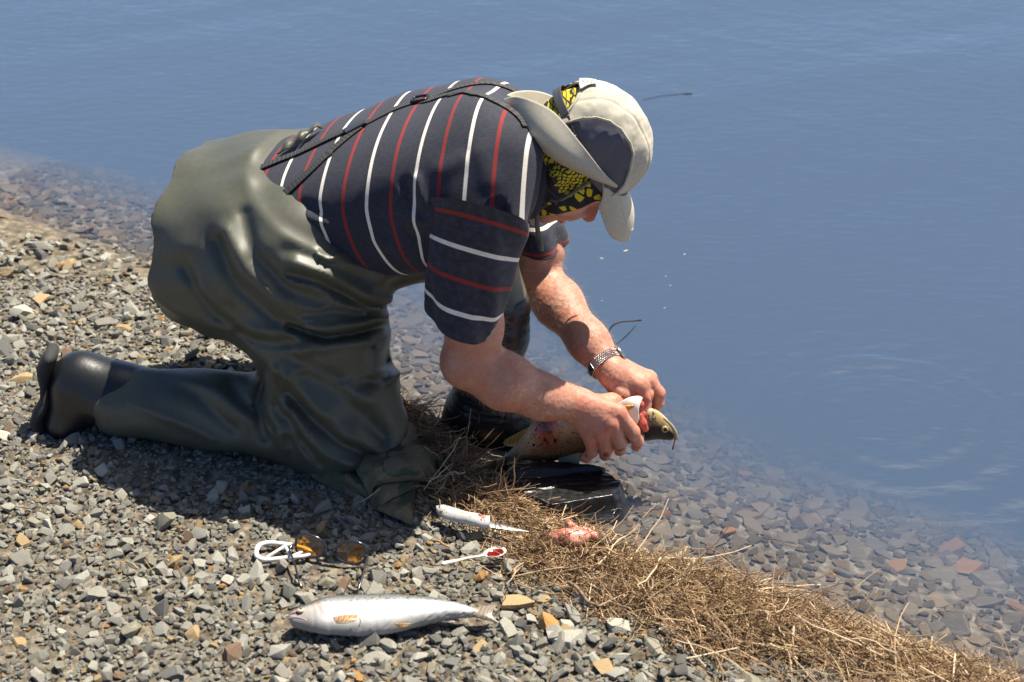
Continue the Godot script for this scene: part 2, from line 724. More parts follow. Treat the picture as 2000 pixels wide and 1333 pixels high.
func _ready() -> void:
	# ----- camera, sky, sun -----
	var cam := Camera3D.new()
	cam.name = "camera"
	var lens := CameraAttributesPhysical.new()
	lens.frustum_focal_length = 12.0 / tan(deg_to_rad(12.0))
	lens.frustum_focus_distance = 2.86
	lens.frustum_near = 0.05
	lens.frustum_far = 400.0
	lens.exposure_aperture = 4.5
	cam.attributes = lens
	cam.fov = 24.0
	cam.near = 0.05
	cam.far = 400.0
	cam.position = Vector3(0, 1.72, 0)
	cam.rotation_degrees = Vector3(-CAM_PITCH, 0, 0)
	add_child(cam)
	cam.current = true
	var env := Environment.new()
	env.background_mode = Environment.BG_SKY
	var sky := ProceduralSkyMaterial.new()
	sky.sky_top_color = lin(0.026, 0.060, 0.145)
	sky.sky_horizon_color = lin(0.25, 0.37, 0.58)
	sky.sky_curve = 0.16
	sky.ground_bottom_color = lin(0.10, 0.10, 0.09)
	sky.ground_horizon_color = lin(0.25, 0.28, 0.32)
	sky.sun_angle_max = 45.0
	sky.sun_curve = 0.45
	env.sky = Sky.new()
	env.sky.sky_material = sky
	env.tonemap_mode = Environment.TONE_MAPPER_LINEAR
	env.tonemap_exposure = 2.15
	env.sdfgi_enabled = true
	env.ssao_enabled = true
	env.ssil_enabled = true
	env.volumetric_fog_enabled = true
	env.volumetric_fog_density = 0.0
	var we := WorldEnvironment.new()
	we.name = "world"
	we.environment = env
	add_child(we)
	var sun := DirectionalLight3D.new()
	sun.name = "sun"
	sun.light_energy = 1.55
	sun.light_color = Color(1.0, 0.965, 0.90)
	sun.light_angular_distance = 0.5
	sun.shadow_enabled = true
	add_child(sun)
	sun.look_at_from_position(Vector3(0.34, 0.88, -0.29) * 10.0, Vector3.ZERO)
	rough.seed = 4
	rough.frequency = 0.09
	start_bodies()
	build_setting()
	build_gravel()
	build_straw()
	build_small_things()
	build_fish()
	build_person()

func build_setting() -> void:
	var soil := grain(mat(Color(0.75, 0.75, 0.75), 0.95), noise_tex(3, 0.02, 512, [[0.0, Color(0.22, 0.19, 0.15)], [0.5, Color(0.42, 0.38, 0.32)], [1.0, Color(0.66, 0.61, 0.53)]]), noise_tex(5, 0.03), 0.6, 3.0, true)
	var g := put("ground", field(spread(-1.5, 1.5, 0.02, -60, 60), spread(-4.2, -1.5, 0.02, -80, 8), land), soil)
	tag(g, "gravelly lake shore sloping under the water", "", "", "structure")
	# the water: one sheet with small real waves and the rings round a drip
	var rg := RandomNumberGenerator.new()
	rg.seed = 11
	var waves := []
	for i in 16:
		var len := 0.06 * pow(1.27, i)
		var dir := rg.randf_range(-0.75, 0.75) + PI * 0.5
		waves.append([Vector2(cos(dir), sin(dir)) * TAU / len, rg.randf() * TAU, 0.00155 * len * rg.randf_range(0.6, 1.2)])
	var rings := [[Vector3(0.3054, -0.0000, -2.3221), 0.050, 0.0019, 0.0115], [Vector3(0.7287, 0.0000, -2.5691), 0.42, 0.0018, 0.050]]
	var level := func(x: float, z: float) -> float:
		var y := 0.0
		var q := out_in_water(x, z)
		var far := clampf(q * 0.7, 0.10, 1.0)
		if absf(x) < 6.0 and z > -12.0:
			for w in waves:
				y += w[2] * sin(w[0].x * x + w[0].y * z + w[1])
			y *= far
			for r in rings:
				var dd := Vector2(x - r[0].x, z - r[0].z).length()
				if dd < r[1] * 2.0:
					var win: float = exp(-pow((dd - r[1] * 0.55) / (r[1] * 0.5), 2.0) * 1.6)
					y += r[2] * win * sin(TAU * dd / (r[3] * (1.0 + 0.6 * dd / r[1])))
		return y
	var wm := mat(Color(0.05, 0.085, 0.13), 0.03)
	wm.albedo_color.a = 0.03
	wm.transparency = BaseMaterial3D.TRANSPARENCY_ALPHA
	wm.metallic_specular = 0.7
	var nt := noise_tex(21, 0.012, 1024, [[0.0, Color.BLACK], [1.0, Color.WHITE]], FastNoiseLite.TYPE_SIMPLEX_SMOOTH, 3)
	wm.heightmap_enabled = true
	wm.heightmap_texture = nt
	wm.heightmap_scale = 0.16
	wm.uv1_triplanar = true
	wm.uv1_world_triplanar = true
	wm.uv1_scale = Vector3(0.9, 1, 2.2)
	var wt := put("lake_water", field(spread(-1.2, 1.2, 0.009, -60, 60), spread(-5.2, -1.9, 0.009, -80, -1.2), level), wm)
	tag(wt, "calm blue lake water, clear at the edge", "", "", "structure")
	var murk := FogVolume.new()
	murk.name = "murky_water"
	murk.shape = RenderingServer.FOG_VOLUME_SHAPE_BOX
	murk.size = Vector3(60, 4.0, 60)
	murk.position = Vector3(0, -2.004, -31.2)
	var fm := FogMaterial.new()
	fm.density = 2.4
	fm.albedo = lin(0.28, 0.42, 0.68)
	murk.material = fm
	tag(murk, "cloudy depth of the lake", "", "", "structure")
	add_child(murk)

# what lies on the stones: stretches with their half width
var lain: Array = [[Vector3(-0.3353, 0.0400, -1.9465), Vector3(-0.2268, 0.0400, -1.9538), 0.034], [Vector3(-0.2268, 0.0400, -1.9538), Vector3(-0.1137, 0.0400, -1.9624), 0.024], [Vector3(-0.1137, 0.0400, -1.9624), Vector3(-0.0260, 0.0400, -1.9588), 0.016], [Vector3(-0.1256, 0.0400, -2.2267), Vector3(-0.0438, 0.0400, -2.1949), 0.014], [Vector3(-0.0438, 0.0400, -2.1920), Vector3(0.0347, 0.0400, -2.1637), 0.008], [Vector3(-0.0469, 0.0400, -2.1071), Vector3(-0.0128, 0.0400, -2.1180), 0.014], [Vector3(-0.1116, 0.0400, -2.0843), Vector3(-0.0510, 0.0400, -2.1031), 0.006],
	[Vector3(-0.3570, 0.0400, -2.1004), Vector3(-0.2452, 0.0400, -2.0843), 0.008], [Vector3(-0.4269, 0.0400, -2.1139), Vector3(-0.3415, 0.0400, -2.1139), 0.016], [Vector3(-0.3289, 0.0300, -2.3274), Vector3(-0.1836, 0.0300, -2.3430), 0.05], [Vector3(-0.2082, 0.0300, -2.2967), Vector3(-0.1766, 0.0300, -2.2151), 0.02], [Vector3(-0.6517, 0.0300, -2.3906), Vector3(-0.2786, 0.0300, -2.3825), 0.07]]
func under_things(x: float, z: float) -> float:   # metres to the nearest of them
	var p := Vector2(x, z)
	var best := 1.0
	for l in lain:
		var a := Vector2(l[0].x, l[0].z)
		var ab := Vector2(l[1].x, l[1].z) - a
		var t := clampf((p - a).dot(ab) / ab.length_squared(), 0.0, 1.0)
		best = minf(best, p.distance_to(a + ab * t) - l[2])
	return best

func build_gravel() -> void:
	var rg := RandomNumberGenerator.new()
	rg.seed = 77
	var shapes := []
	for i in 12:
		shapes.append(chip(rg, 5 + i % 4, [0.62, 0.75, 0.9][i % 3]))
	var speck := noise_tex(31, 0.06, 512, [[0.0, Color(0.30, 0.30, 0.30)], [0.36, Color(0.70, 0.70, 0.69)], [0.6, Color(0.88, 0.88, 0.87)], [1.0, Color(1.0, 1.0, 1.0)]])
	var pits := noise_tex(32, 0.035, 512, [[0.0, Color.BLACK], [1.0, Color.WHITE]], FastNoiseLite.TYPE_SIMPLEX_SMOOTH, 5)
	var tones := [Color(0.280, 0.268, 0.234), Color(0.40, 0.385, 0.335), Color(0.150, 0.146, 0.136), Color(0.275, 0.255, 0.195), Color(0.41, 0.29, 0.155), Color(0.44, 0.23, 0.075), Color(0.18, 0.115, 0.075), Color(0.345, 0.332, 0.295)]
	var odds := [0.38, 0.62, 0.74, 0.825, 0.862, 0.872, 0.892, 1.0]
	var ms := []
	for t in tones:
		ms.append(grain(mat(t * 1.5, 0.86), speck, pits, 0.16, 0.45))
	var many := grain(mat(Color.WHITE, 0.86), speck, pits, 0.16, 0.45)
	many.vertex_color_use_as_albedo = true
	# sizes in metres (half the width); big ones first so that the small ones fill the gaps
	var all := []
	var grid := {}
	var layers := [[0.0135, 0.021, 60, 1.5], [0.0088, 0.0148, 2600, 1.5], [0.0052, 0.0085, 9000, 1.2], [0.0026, 0.0052, 42000, 0.5], [0.0060, 0.0130, 9000, 0.4]]
	for L in layers:
		for t in L[2]:
			var x := rg.randf_range(-1.25, 1.25)
			var z := rg.randf_range(-3.3, -1.45)
			if L[1] < 0.006:
				x = rg.randf_range(-1.15, 0.95)
				z = rg.randf_range(-3.1, -1.66)
			elif L[3] < 0.45:   # the bank further along, left and right
				x = rg.randf_range(-2.8, -1.2) if rg.randf() < 0.7 else rg.randf_range(1.2, 2.2)
				z = rg.randf_range(-4.6, -1.3) if x < 0.0 else rg.randf_range(-2.0, -0.8)
			var q := out_in_water(x, z)
			if q > 0.03:
				continue
			var r: float = lerp(L[0], L[1], pow(rg.randf(), 1.6))
			if q > -0.05 and r > 0.010:
				continue
			var lies := under_things(x, z)
			if lies < r * 0.6 and r > 0.006:
				continue
			var key := Vector2i(int(floor(x / 0.03)), int(floor(z / 0.03)))
			var free := true
			for dx in [-1, 0, 1]:
				for dz in [-1, 0, 1]:
					for o in grid.get(key + Vector2i(dx, dz), []):
						if Vector2(o.x - x, o.y - z).length() < (o.z + r) * (0.78 if L[3] > 1.3 else 0.70):
							free = false
							break
			if not free:
				continue
			if L[3] > 1.0:
				if not grid.has(key): grid[key] = []
				grid[key].append(Vector3(x, z, r))
			var lift := rg.randf_range(0.0, 0.55) * r
			if r < 0.0085: lift = rg.randf_range(-0.2, 0.9) * r
			if lies < r: lift = -0.3 * r
			var b := Basis.from_euler(Vector3(rg.randfn() * 0.45, rg.randf() * TAU, rg.randfn() * 0.45)) * Basis.from_scale(Vector3(r * rg.randf_range(0.95, 1.5), r * rg.randf_range(0.55, 0.9), r * rg.randf_range(0.7, 1.0)))
			var tone := 0
			var roll := rg.randf()
			while odds[tone] < roll: tone += 1
			var p := Vector3(x, land(x, z) + lift, z)
			var size: float = r / p.distance_to(Vector3(0, 1.72, 0)) if in_view(p, -0.02) else 0.0
			all.append([size, Transform3D(b, p), rg.randi() % shapes.size(), tone, rg.randf_range(0.72, 1.22)])
	# a few chosen ones that the eye finds first
	for c in [[Vector3(0.0041, 0.0280, -1.9952), 0.026, 4, 0.3, 0], [Vector3(0.0512, 0.0300, -2.0029), 0.011, 4, 1.0, 1], [Vector3(0.1444, 0.0300, -1.8404), 0.019, 4, 2.0, 2], [Vector3(-0.0516, 0.0300, -1.8863), 0.014, 4, 0.7, 4], [Vector3(-0.2326, 0.0300, -1.8213), 0.012, 5, 1.7, 5], [Vector3(0.0879, 0.0300, -1.9075), 0.026, 1, 0.1, 7], [Vector3(0.2186, 0.0300, -1.8934), 0.020, 3, 2.2, 7], [Vector3(-0.2081, 0.0320, -1.8587), 0.023, 0, 0.2, 3]]:
		all.append([9.0, Transform3D(Basis(Vector3.UP, c[3]) * Basis.from_scale(Vector3(c[1], c[1] * 0.5, c[1] * 0.68)), c[0]), c[4], c[2], 1.0])
	all.sort_custom(func(a, b): return a[0] > b[0])
	var bank: Node = get_node("ground")
	var rest := []
	for i in shapes.size(): rest.append([])
	for k in all.size():
		var o = all[k]
		if k < 300:
			var n := MeshInstance3D.new()
			n.name = "stone" if k == 0 else "stone_%03d" % k
			n.mesh = shapes[o[2]]
			n.material_override = ms[o[3]]
			n.transform = o[1]
			bank.add_child(n, true)
		else:
			rest[o[2]].append(o)
	for i in shapes.size():
		scatter("gravel", bank, shapes[i], many, rest[i].map(func(o): return o[1]), rest[i].map(func(o): return Color(tones[o[3]] * o[4] * 1.5)))
	# stones under water: flat, brown, half sunk
	var bed := Node3D.new()
	bed.name = "lake_bed"
	add_child(bed)
	tag(bed, "stones lying on the bed of the lake under clear water", "", "", "structure")
	var wet := [Color(0.135, 0.10, 0.066), Color(0.115, 0.088, 0.062), Color(0.16, 0.112, 0.066), Color(0.24, 0.115, 0.045), Color(0.09, 0.076, 0.062)]
	var wm := []
	for t in wet:
		wm.append(grain(mat(t * 1.3, 0.7), speck, pits, 0.07, 0.4))
	var under := []
	grid = {}
	for L in [[0.020, 0.028, 160], [0.011, 0.020, 3600], [0.005, 0.011, 24000]]:
		for t in L[2]:
			var x := rg.randf_range(-1.3, 1.4)
			var z := rg.randf_range(-4.3, -1.5)
			var q := out_in_water(x, z)
			if q < 0.02 or q > 1.5:
				continue
			var r: float = lerp(L[0], L[1], pow(rg.randf(), 1.5))
			if q < 0.1 and r > 0.02: continue
			var key := Vector2i(int(floor(x / 0.05)), int(floor(z / 0.05)))
			var free := true
			for dx in [-1, 0, 1]:
				for dz in [-1, 0, 1]:
					for o in grid.get(key + Vector2i(dx, dz), []):
						if Vector2(o.x - x, o.y - z).length() < (o.z + r) * 0.82:
							free = false
			if not free:
				continue
			if not grid.has(key): grid[key] = []
			grid[key].append(Vector3(x, z, r))
			var b := Basis.from_euler(Vector3(rg.randfn() * 0.12, rg.randf() * TAU, rg.randfn() * 0.12)) * Basis.from_scale(Vector3(r * rg.randf_range(1.0, 1.3), minf(r * rg.randf_range(0.28, 0.5), 0.007), r * rg.randf_range(0.7, 1.0)))
			var p := Vector3(x, land(x, z) + 0.003, z)
			var size: float = r / p.distance_to(Vector3(0, 1.72, 0)) if in_view(p, -0.02) and q < 1.2 else 0.0
			var roll := rg.randf()
			under.append([size, Transform3D(b, p), rg.randi() % shapes.size(), 0 if roll < 0.45 else 1 if roll < 0.7 else 2 if roll < 0.86 else 3 if roll < 0.885 else 4, rg.randf_range(0.7, 1.25)])
	under.append([9.0, Transform3D(Basis(Vector3.UP, 0.5) * Basis.from_scale(Vector3(0.014, 0.006, 0.009)), Vector3(0.3837, -0.0300, -2.2597)), 3, 3, 1.0])
	under.append([9.0, Transform3D(Basis(Vector3.UP, 0.2) * Basis.from_scale(Vector3(0.012, 0.006, 0.009)), Vector3(0.2076, -0.0340, -2.2766)), 6, 3, 1.0])
	under.sort_custom(func(a, b): return a[0] > b[0])
	rest = []
	for i in shapes.size(): rest.append([])
	for k in under.size():
		var o = under[k]
		if k < 260:
			var n := MeshInstance3D.new()
			n.name = "sunken_stone" if k == 0 else "sunken_stone_%03d" % k
			n.mesh = shapes[o[2]]
			n.material_override = wm[o[3]]
			n.transform = o[1]
			bed.add_child(n, true)
		else:
			rest[o[2]].append(o)
	for i in shapes.size():
		scatter("sunken_gravel", bed, shapes[i], many, rest[i].map(func(o): return o[1]), rest[i].map(func(o): return Color(wet[o[3]] * o[4] * 1.3)))

func scatter(called: String, parent: Node, m: Mesh, material: Material, where: Array, tints: Array) -> MultiMeshInstance3D:
	var mm := MultiMesh.new()
	mm.transform_format = MultiMesh.TRANSFORM_3D
	mm.use_colors = true
	mm.mesh = m
	mm.instance_count = where.size()
	for i in where.size():
		mm.set_instance_transform(i, where[i])
		mm.set_instance_color(i, tints[i])
	var o := MultiMeshInstance3D.new()
	o.name = called
	o.multimesh = mm
	o.material_override = material
	tag(o, "", "", "", "stuff")
	parent.add_child(o, true)
	return o

func stem(rg: RandomNumberGenerator, bend: float, sides := 5) -> ArrayMesh:   # one metre long, one unit thick
	var s := Surf.new()
	var p := []
	var r := []
	var y := 0.0
	var z := 0.0
	var dy := rg.randfn() * bend
	var dz := rg.randfn() * bend
	for i in 7:
		p.append(Vector3(i / 6.0 - 0.5, y, z))
		dy += rg.randfn() * bend * 0.5
		dz += rg.randfn() * bend * 0.5
		y += dy / 6.0
		z += dz / 6.0
		r.append(0.010 * (1.0 - 0.06 * i) * rg.randf_range(0.8, 1.15))
	s.tube(p, r, sides)
	return s.mesh()

func build_straw() -> void:
	var rg := RandomNumberGenerator.new()
	rg.seed = 5
	straw_mat = mat(Color.WHITE, 0.62)
	straw_mat.vertex_color_use_as_albedo = true
	var kinds := []
	for i in 6:
		kinds.append(stem(rg, [0.05, 0.15, 0.35][i % 3]))
	var where := []
	var tint := []
	for i in kinds.size():
		where.append([])
		tint.append([])
	# heaps of the wrack line: middle, reach, stems, height
	var heaps := [[Vector3(-0.4670, 0.0100, -2.8552), 0.07, 250, 0.02], [Vector3(-0.3146, 0.0100, -2.6853), 0.06, 250, 0.02], [Vector3(-0.2012, 0.0100, -2.5630), 0.045, 420, 0.022], [Vector3(-0.1588, 0.0100, -2.4937), 0.05, 520, 0.025], [Vector3(-0.1175, 0.0100, -2.4107), 0.055, 600, 0.028], [Vector3(-0.0919, 0.0200, -2.3412), 0.05, 700, 0.032], [Vector3(-0.0408, 0.0200, -2.2921), 0.045, 560, 0.018], [Vector3(-0.0900, 0.0200, -2.2725), 0.05, 330, 0.02], [Vector3(0.0089, 0.0200, -2.2458), 0.04, 420, 0.020],
		[Vector3(-0.0356, 0.0200, -2.2355), 0.05, 330, 0.02], [Vector3(0.0609, 0.0200, -2.1640), 0.06, 560, 0.026], [Vector3(0.0343, 0.0200, -2.1158), 0.045, 260, 0.016], [Vector3(0.1115, 0.0200, -2.1158), 0.07, 700, 0.026], [Vector3(0.1778, 0.0200, -2.0757), 0.075, 800, 0.026], [Vector3(0.2434, 0.0200, -2.0494), 0.07, 780, 0.026], [Vector3(0.3073, 0.0200, -2.0173), 0.07, 760, 0.026], [Vector3(0.3617, 0.0200, -1.9858), 0.075, 760, 0.026],
		[Vector3(0.2690, 0.0200, -1.9611), 0.06, 260, 0.012], [Vector3(0.3295, 0.0200, -1.9188), 0.06, 240, 0.012], [Vector3(0.1733, 0.0200, -1.9983), 0.05, 170, 0.010], [Vector3(0.4227, 0.0200, -1.9525), 0.075, 700, 0.024], [Vector3(0.5119, 0.0200, -1.9046), 0.08, 700, 0.024], [Vector3(0.6277, 0.0200, -1.8490), 0.085, 600, 0.024], [Vector3(0.7309, 0.0200, -1.7933), 0.09, 500, 0.024]]
	for h in heaps:
		for k in int(h[2] * 1.9):
			var p: Vector3 = h[0] + Vector3(rg.randfn() * h[1] * 0.62, 0, rg.randfn() * h[1] * 0.55)
			var q := out_in_water(p.x, p.z)
			if q > 0.012 and rg.randf() > 0.08:
				continue
			if Vector2((p.x - 0.105) / 0.115, (p.z + 2.325) / 0.062).length() < 1.0:
				continue
			if Vector2((p.x + 0.030) / 0.050, (p.z + 2.375) / 0.070).length() < 1.0:
				continue
			var lies := under_things(p.x, p.z)
			if lies < 0.004 and rg.randf() > 0.06:
				continue
			add_stem(rg, p, h[3], where, tint, q)
	for k in 420:   # strays on the gravel and a few in the shallows
		var p := Vector3(rg.randf_range(-0.9, 1.0), 0, rg.randf_range(-2.7, -1.6))
		var q := out_in_water(p.x, p.z)
		if q < 0.12 and rg.randf() < (1.0 if q > -0.2 else 0.22):
			add_stem(rg, p, 0.012, where, tint, q)
	# coarser stalks lying on top, along the waterline
	for h in heaps:
		for k in int(h[2] * 0.085):
			var p: Vector3 = h[0] + Vector3(rg.randfn() * h[1] * 0.75, 0, rg.randfn() * h[1] * 0.6)
			var q := out_in_water(p.x, p.z)
			if q > 0.02 or under_things(p.x, p.z) < 0.012 or Vector2((p.x - 0.105) / 0.12, (p.z + 2.325) / 0.07).length() < 1.0 or Vector2((p.x + 0.030) / 0.055, (p.z + 2.375) / 0.075).length() < 1.0:
				continue
			var long := rg.randf_range(0.03, 0.12)
			var thick := rg.randf_range(0.10, 0.20)
			var yaw := -0.72 + rg.randfn() * 0.55
			var b := Basis(Vector3.UP, yaw) * Basis(Vector3.BACK, rg.randfn() * 0.05) * Basis(Vector3.RIGHT, rg.randf() * TAU) * Basis.from_scale(Vector3(long, thick, thick * 0.6))
			p.y = maxf(land(p.x, p.z), 0.0) + 0.006 + h[3] * rg.randf_range(0.35, 0.62)
			var kk := rg.randi() % where.size()
			where[kk].append(Transform3D(b, p))
			tint[kk].append(Color(0.38, 0.265, 0.14).lerp(Color(0.54, 0.42, 0.27), rg.randf()) if rg.randf() < 0.7 else Color(0.22, 0.13, 0.065))
	var o := Node3D.new()
	o.name = "dry_straw"
	add_child(o)
	tag(o, "matted dry straw and reed bits washed up along the waterline", "straw", "", "stuff")
	for i in kinds.size():
		scatter("straw", o, kinds[i], straw_mat, where[i], tint[i])

func add_stem(rg: RandomNumberGenerator, p: Vector3, high: float, where: Array, tint: Array, q: float) -> void:
	var k := rg.randi() % where.size()
	var long: float = lerp(0.015, 0.10, pow(rg.randf(), 2.2))
	var thick := rg.randf_range(0.04, 0.10) * (1.7 if rg.randf() < 0.06 else 1.0)
	var yaw := rg.randf() * TAU if rg.randf() < 0.45 else -0.75 + rg.randfn() * 0.35
	var b := Basis.from_euler(Vector3(rg.randf() * TAU, yaw, rg.randfn() * 0.16), EULER_ORDER_YXZ)
	b = Basis(Vector3.UP, yaw) * Basis(Vector3.BACK, rg.randfn() * 0.065) * Basis(Vector3.RIGHT, rg.randf() * TAU)
	b = b * Basis.from_scale(Vector3(long, thick, thick))
	p.y = maxf(land(p.x, p.z), -0.003) + 0.003 + high * 0.64 * rg.randf() * rg.randf_range(0.5, 1.0)
	var c := Color(0.30, 0.18, 0.085).lerp(Color(0.43, 0.305, 0.17), rg.randf())
	if rg.randf() < 0.42: c = Color(0.20, 0.115, 0.055).lerp(c, rg.randf() * 0.5)
	if rg.randf() < 0.16: c = Color(0.075, 0.045, 0.028)
	where[k].append(Transform3D(b, p))
	tint[k].append(c)

# ---------- the man ----------
var jobs := {}
var shirt_f: Shirt
var wader_f: Waders
var skin_f: Flesh
var near_f: Flesh
var far_f: Flesh
const HEAD_AT := Vector3(0.127, 0.591, -2.53)
const HEAD_F := Vector3(0.5593, -0.8290, 0)
const HEAD_U := Vector3(0.8290, 0.5593, 0)
static func hp(f: float, u: float, l: float) -> Vector3:   # a point of the head: towards the face, towards the crown, towards its right ear
	return HEAD_AT + HEAD_F * f + HEAD_U * u + Vector3(0, 0, l)
static func hq(p: Vector3) -> Vector3:
	var q := p - HEAD_AT
	return Vector3(q.dot(HEAD_F), q.dot(HEAD_U), q.z)

class Gaiter extends Sdf:
	var head
	var host
	func d(p: Vector3) -> float:
		var q: Vector3 = host.hq(p)
		var m: float = head.bones(p) - 0.005
		m += 0.0018 * sin(q.y * 120.0 + q.x * 60.0 + 3.0 * sin(q.z * 40.0)) * smoothstep(0.02, -0.06, q.y)
		m = maxf(m, (q.x - (0.083 + 0.27 * q.y) - 0.1 * (0.06 - absf(q.z))) * 0.9)
		m = maxf(m, (q.y - 0.085) * 0.9)
		m = maxf(m, -(p.x - 0.015 + 0.2 * (p.y - 0.5)))
		return m
	func tex(p: Vector3) -> Vector2:
		var q: Vector3 = host.hq(p)
		return Vector2((q.x + 0.12) / 0.24, (q.y + 0.18) / 0.24)

func start_bodies() -> void:
	# shirt
	shirt_f = Shirt.new()
	shirt_f.fill(self)
	shirt_f.lo = -0.46
	shirt_f.hi = 0.165
	shirt_f.no.frequency = 6.0
	shirt_f.no.seed = 8
	shirt_f.no.fractal_type = FastNoiseLite.FRACTAL_NONE
	shirt_f.cap(Vector3(-0.0339, 0.6165, -2.4400), Vector3(-0.0578, 0.5057, -2.3780), 0.078, 0.076, 0.03)
	shirt_f.cap(Vector3(-0.0326, 0.5080, -2.6800), Vector3(0.0144, 0.3842, -2.7000), 0.06, 0.05, 0.03)
	shirt_f.cut_at = [Vector3(-0.0568, 0.5963, -2.2950), Vector3(-0.196, -0.725, 0.655).normalized(), Vector3(0.0381, 0.3403, -2.6600), Vector3(0.15, -0.95, 0.0).normalized()]
	var sf := Folds.new()
	sf.zmin = -2.55
	sf.line([Vector3(-0.1727, 0.6080, -2.3400), Vector3(-0.1614, 0.5761, -2.3400), Vector3(-0.1413, 0.5530, -2.3400)], 0.010, -0.006)
	sf.line([Vector3(-0.1543, 0.6170, -2.3400), Vector3(-0.1441, 0.5715, -2.3400)], 0.009, 0.006)
	sf.line([Vector3(-0.1140, 0.6397, -2.3300), Vector3(-0.0811, 0.6574, -2.3300)], 0.016, 0.004)
	sf.line([Vector3(-0.1686, 0.5149, -2.3600), Vector3(-0.1396, 0.4959, -2.3600)], 0.012, -0.007)
	sf.line([Vector3(-0.2242, 0.4959, -2.3600), Vector3(-0.1787, 0.4672, -2.3600), Vector3(-0.1449, 0.4576, -2.3600)], 0.012, 0.005)
	sf.line([Vector3(-0.3413, 0.5184, -2.4000), Vector3(-0.3081, 0.5040, -2.4000)], 0.010, 0.006)
	sf.line([Vector3(-0.3483, 0.5420, -2.4000), Vector3(-0.3194, 0.5279, -2.4000)], 0.010, -0.005)
	sf.line([Vector3(-0.0486, 0.6663, -2.3300), Vector3(-0.0365, 0.6312, -2.3100)], 0.02, 0.005)
	shirt_f.folds = sf
	# waders
	wader_f = Waders.new()
	wader_f.fill(self)
	wader_f.lo = -0.47
	wader_f.grow = 0.012
	wader_f.no.frequency = 9.0
	wader_f.no.seed = 3
	wader_f.no.fractal_type = FastNoiseLite.FRACTAL_NONE
	wader_f.cap(Vector3(-0.375, 0.40, -2.485), Vector3(-0.305, 0.10, -2.425), 0.138, 0.110, 0.05)
	wader_f.cap(Vector3(-0.305, 0.09, -2.42), Vector3(-0.72, 0.085, -2.50), 0.085, 0.065, 0.05)
	wader_f.cap(Vector3(-0.38, 0.40, -2.63), Vector3(-0.07, 0.40, -2.56), 0.125, 0.075, 0.05)
	wader_f.cap(Vector3(-0.07, 0.40, -2.56), Vector3(-0.0158, 0.2794, -2.5450), 0.070, 0.046, 0.04)
	wader_f.cap(Vector3(-0.48, 0.36, -2.545), Vector3(-0.48, 0.36, -2.705), 0.125, 0.125, 0.08)
	wader_f.cap(Vector3(-0.53, 0.32, -2.55), Vector3(-0.53, 0.32, -2.70), 0.09, 0.09, 0.08)
	var f := Folds.new()
	f.zmin = -2.50
	f.line([Vector3(-0.3722, 0.4478, -2.3300), Vector3(-0.3280, 0.4372, -2.3300), Vector3(-0.2888, 0.4100, -2.3300), Vector3(-0.2426, 0.3775, -2.3300), Vector3(-0.1936, 0.3586, -2.3300)], 0.0110, -0.0150)
	f.line([Vector3(-0.3580, 0.4689, -2.3300), Vector3(-0.3047, 0.4449, -2.3300), Vector3(-0.2558, 0.4060, -2.3300), Vector3(-0.1972, 0.3765, -2.3300)], 0.0136, 0.0125)
	f.line([Vector3(-0.3795, 0.3467, -2.3300), Vector3(-0.3188, 0.3225, -2.3300), Vector3(-0.2648, 0.3286, -2.3300), Vector3(-0.2193, 0.3406, -2.3300), Vector3(-0.1671, 0.3527, -2.3300)], 0.0093, -0.0250)
	f.line([Vector3(-0.3450, 0.3467, -2.3300), Vector3(-0.3107, 0.3426, -2.3300), Vector3(-0.2672, 0.3487, -2.3300), Vector3(-0.1978, 0.3606, -2.3300)], 0.0093, 0.0150)
	f.line([Vector3(-0.3564, 0.3686, -2.3300), Vector3(-0.3002, 0.3745, -2.3300), Vector3(-0.2578, 0.3646, -2.3300)], 0.0102, -0.0088)
	f.line([Vector3(-0.3610, 0.3012, -2.3300), Vector3(-0.3037, 0.3144, -2.3300), Vector3(-0.2471, 0.3185, -2.3300)], 0.0119, 0.0125)
	f.line([Vector3(-0.2012, 0.3185, -2.3300), Vector3(-0.2198, 0.2859, -2.3300), Vector3(-0.2262, 0.2591, -2.3300), Vector3(-0.2090, 0.2508, -2.3300), Vector3(-0.1790, 0.2797, -2.3300)], 0.0085, -0.0163)
	f.line([Vector3(-0.2368, 0.2961, -2.3300), Vector3(-0.2407, 0.2498, -2.3300), Vector3(-0.2203, 0.2321, -2.3300), Vector3(-0.1844, 0.2498, -2.3300)], 0.0102, 0.0112)
	f.line([Vector3(-0.1907, 0.3185, -2.3300), Vector3(-0.1828, 0.2961, -2.3300)], 0.0068, 0.0125)
	f.line([Vector3(-0.3892, 0.2122, -2.3300), Vector3(-0.3449, 0.1579, -2.3300), Vector3(-0.3051, 0.1179, -2.3300), Vector3(-0.2359, 0.0728, -2.3300)], 0.0119, -0.0150)
	f.line([Vector3(-0.3868, 0.2446, -2.3300), Vector3(-0.3336, 0.1815, -2.3300), Vector3(-0.2785, 0.1277, -2.3300), Vector3(-0.2174, 0.0817, -2.3300)], 0.0136, 0.0112)
	f.line([Vector3(-0.3914, 0.1815, -2.3300), Vector3(-0.3594, 0.1277, -2.3300), Vector3(-0.3257, 0.0894, -2.3300), Vector3(-0.2816, 0.0673, -2.3300)], 0.0110, 0.0125)
	f.line([Vector3(-0.3893, 0.1611, -2.3300), Vector3(-0.3691, 0.1168, -2.3300), Vector3(-0.3403, 0.0728, -2.3300)], 0.0120, -0.0110)
	f.line([Vector3(-0.3502, 0.1298, -2.3300), Vector3(-0.3357, 0.1037, -2.3300), Vector3(-0.3261, 0.0817, -2.3300)], 0.0100, 0.0110)
	f.line([Vector3(-0.3961, 0.1168, -2.3300), Vector3(-0.3849, 0.0839, -2.3300), Vector3(-0.3724, 0.0673, -2.3300)], 0.0120, -0.0060)
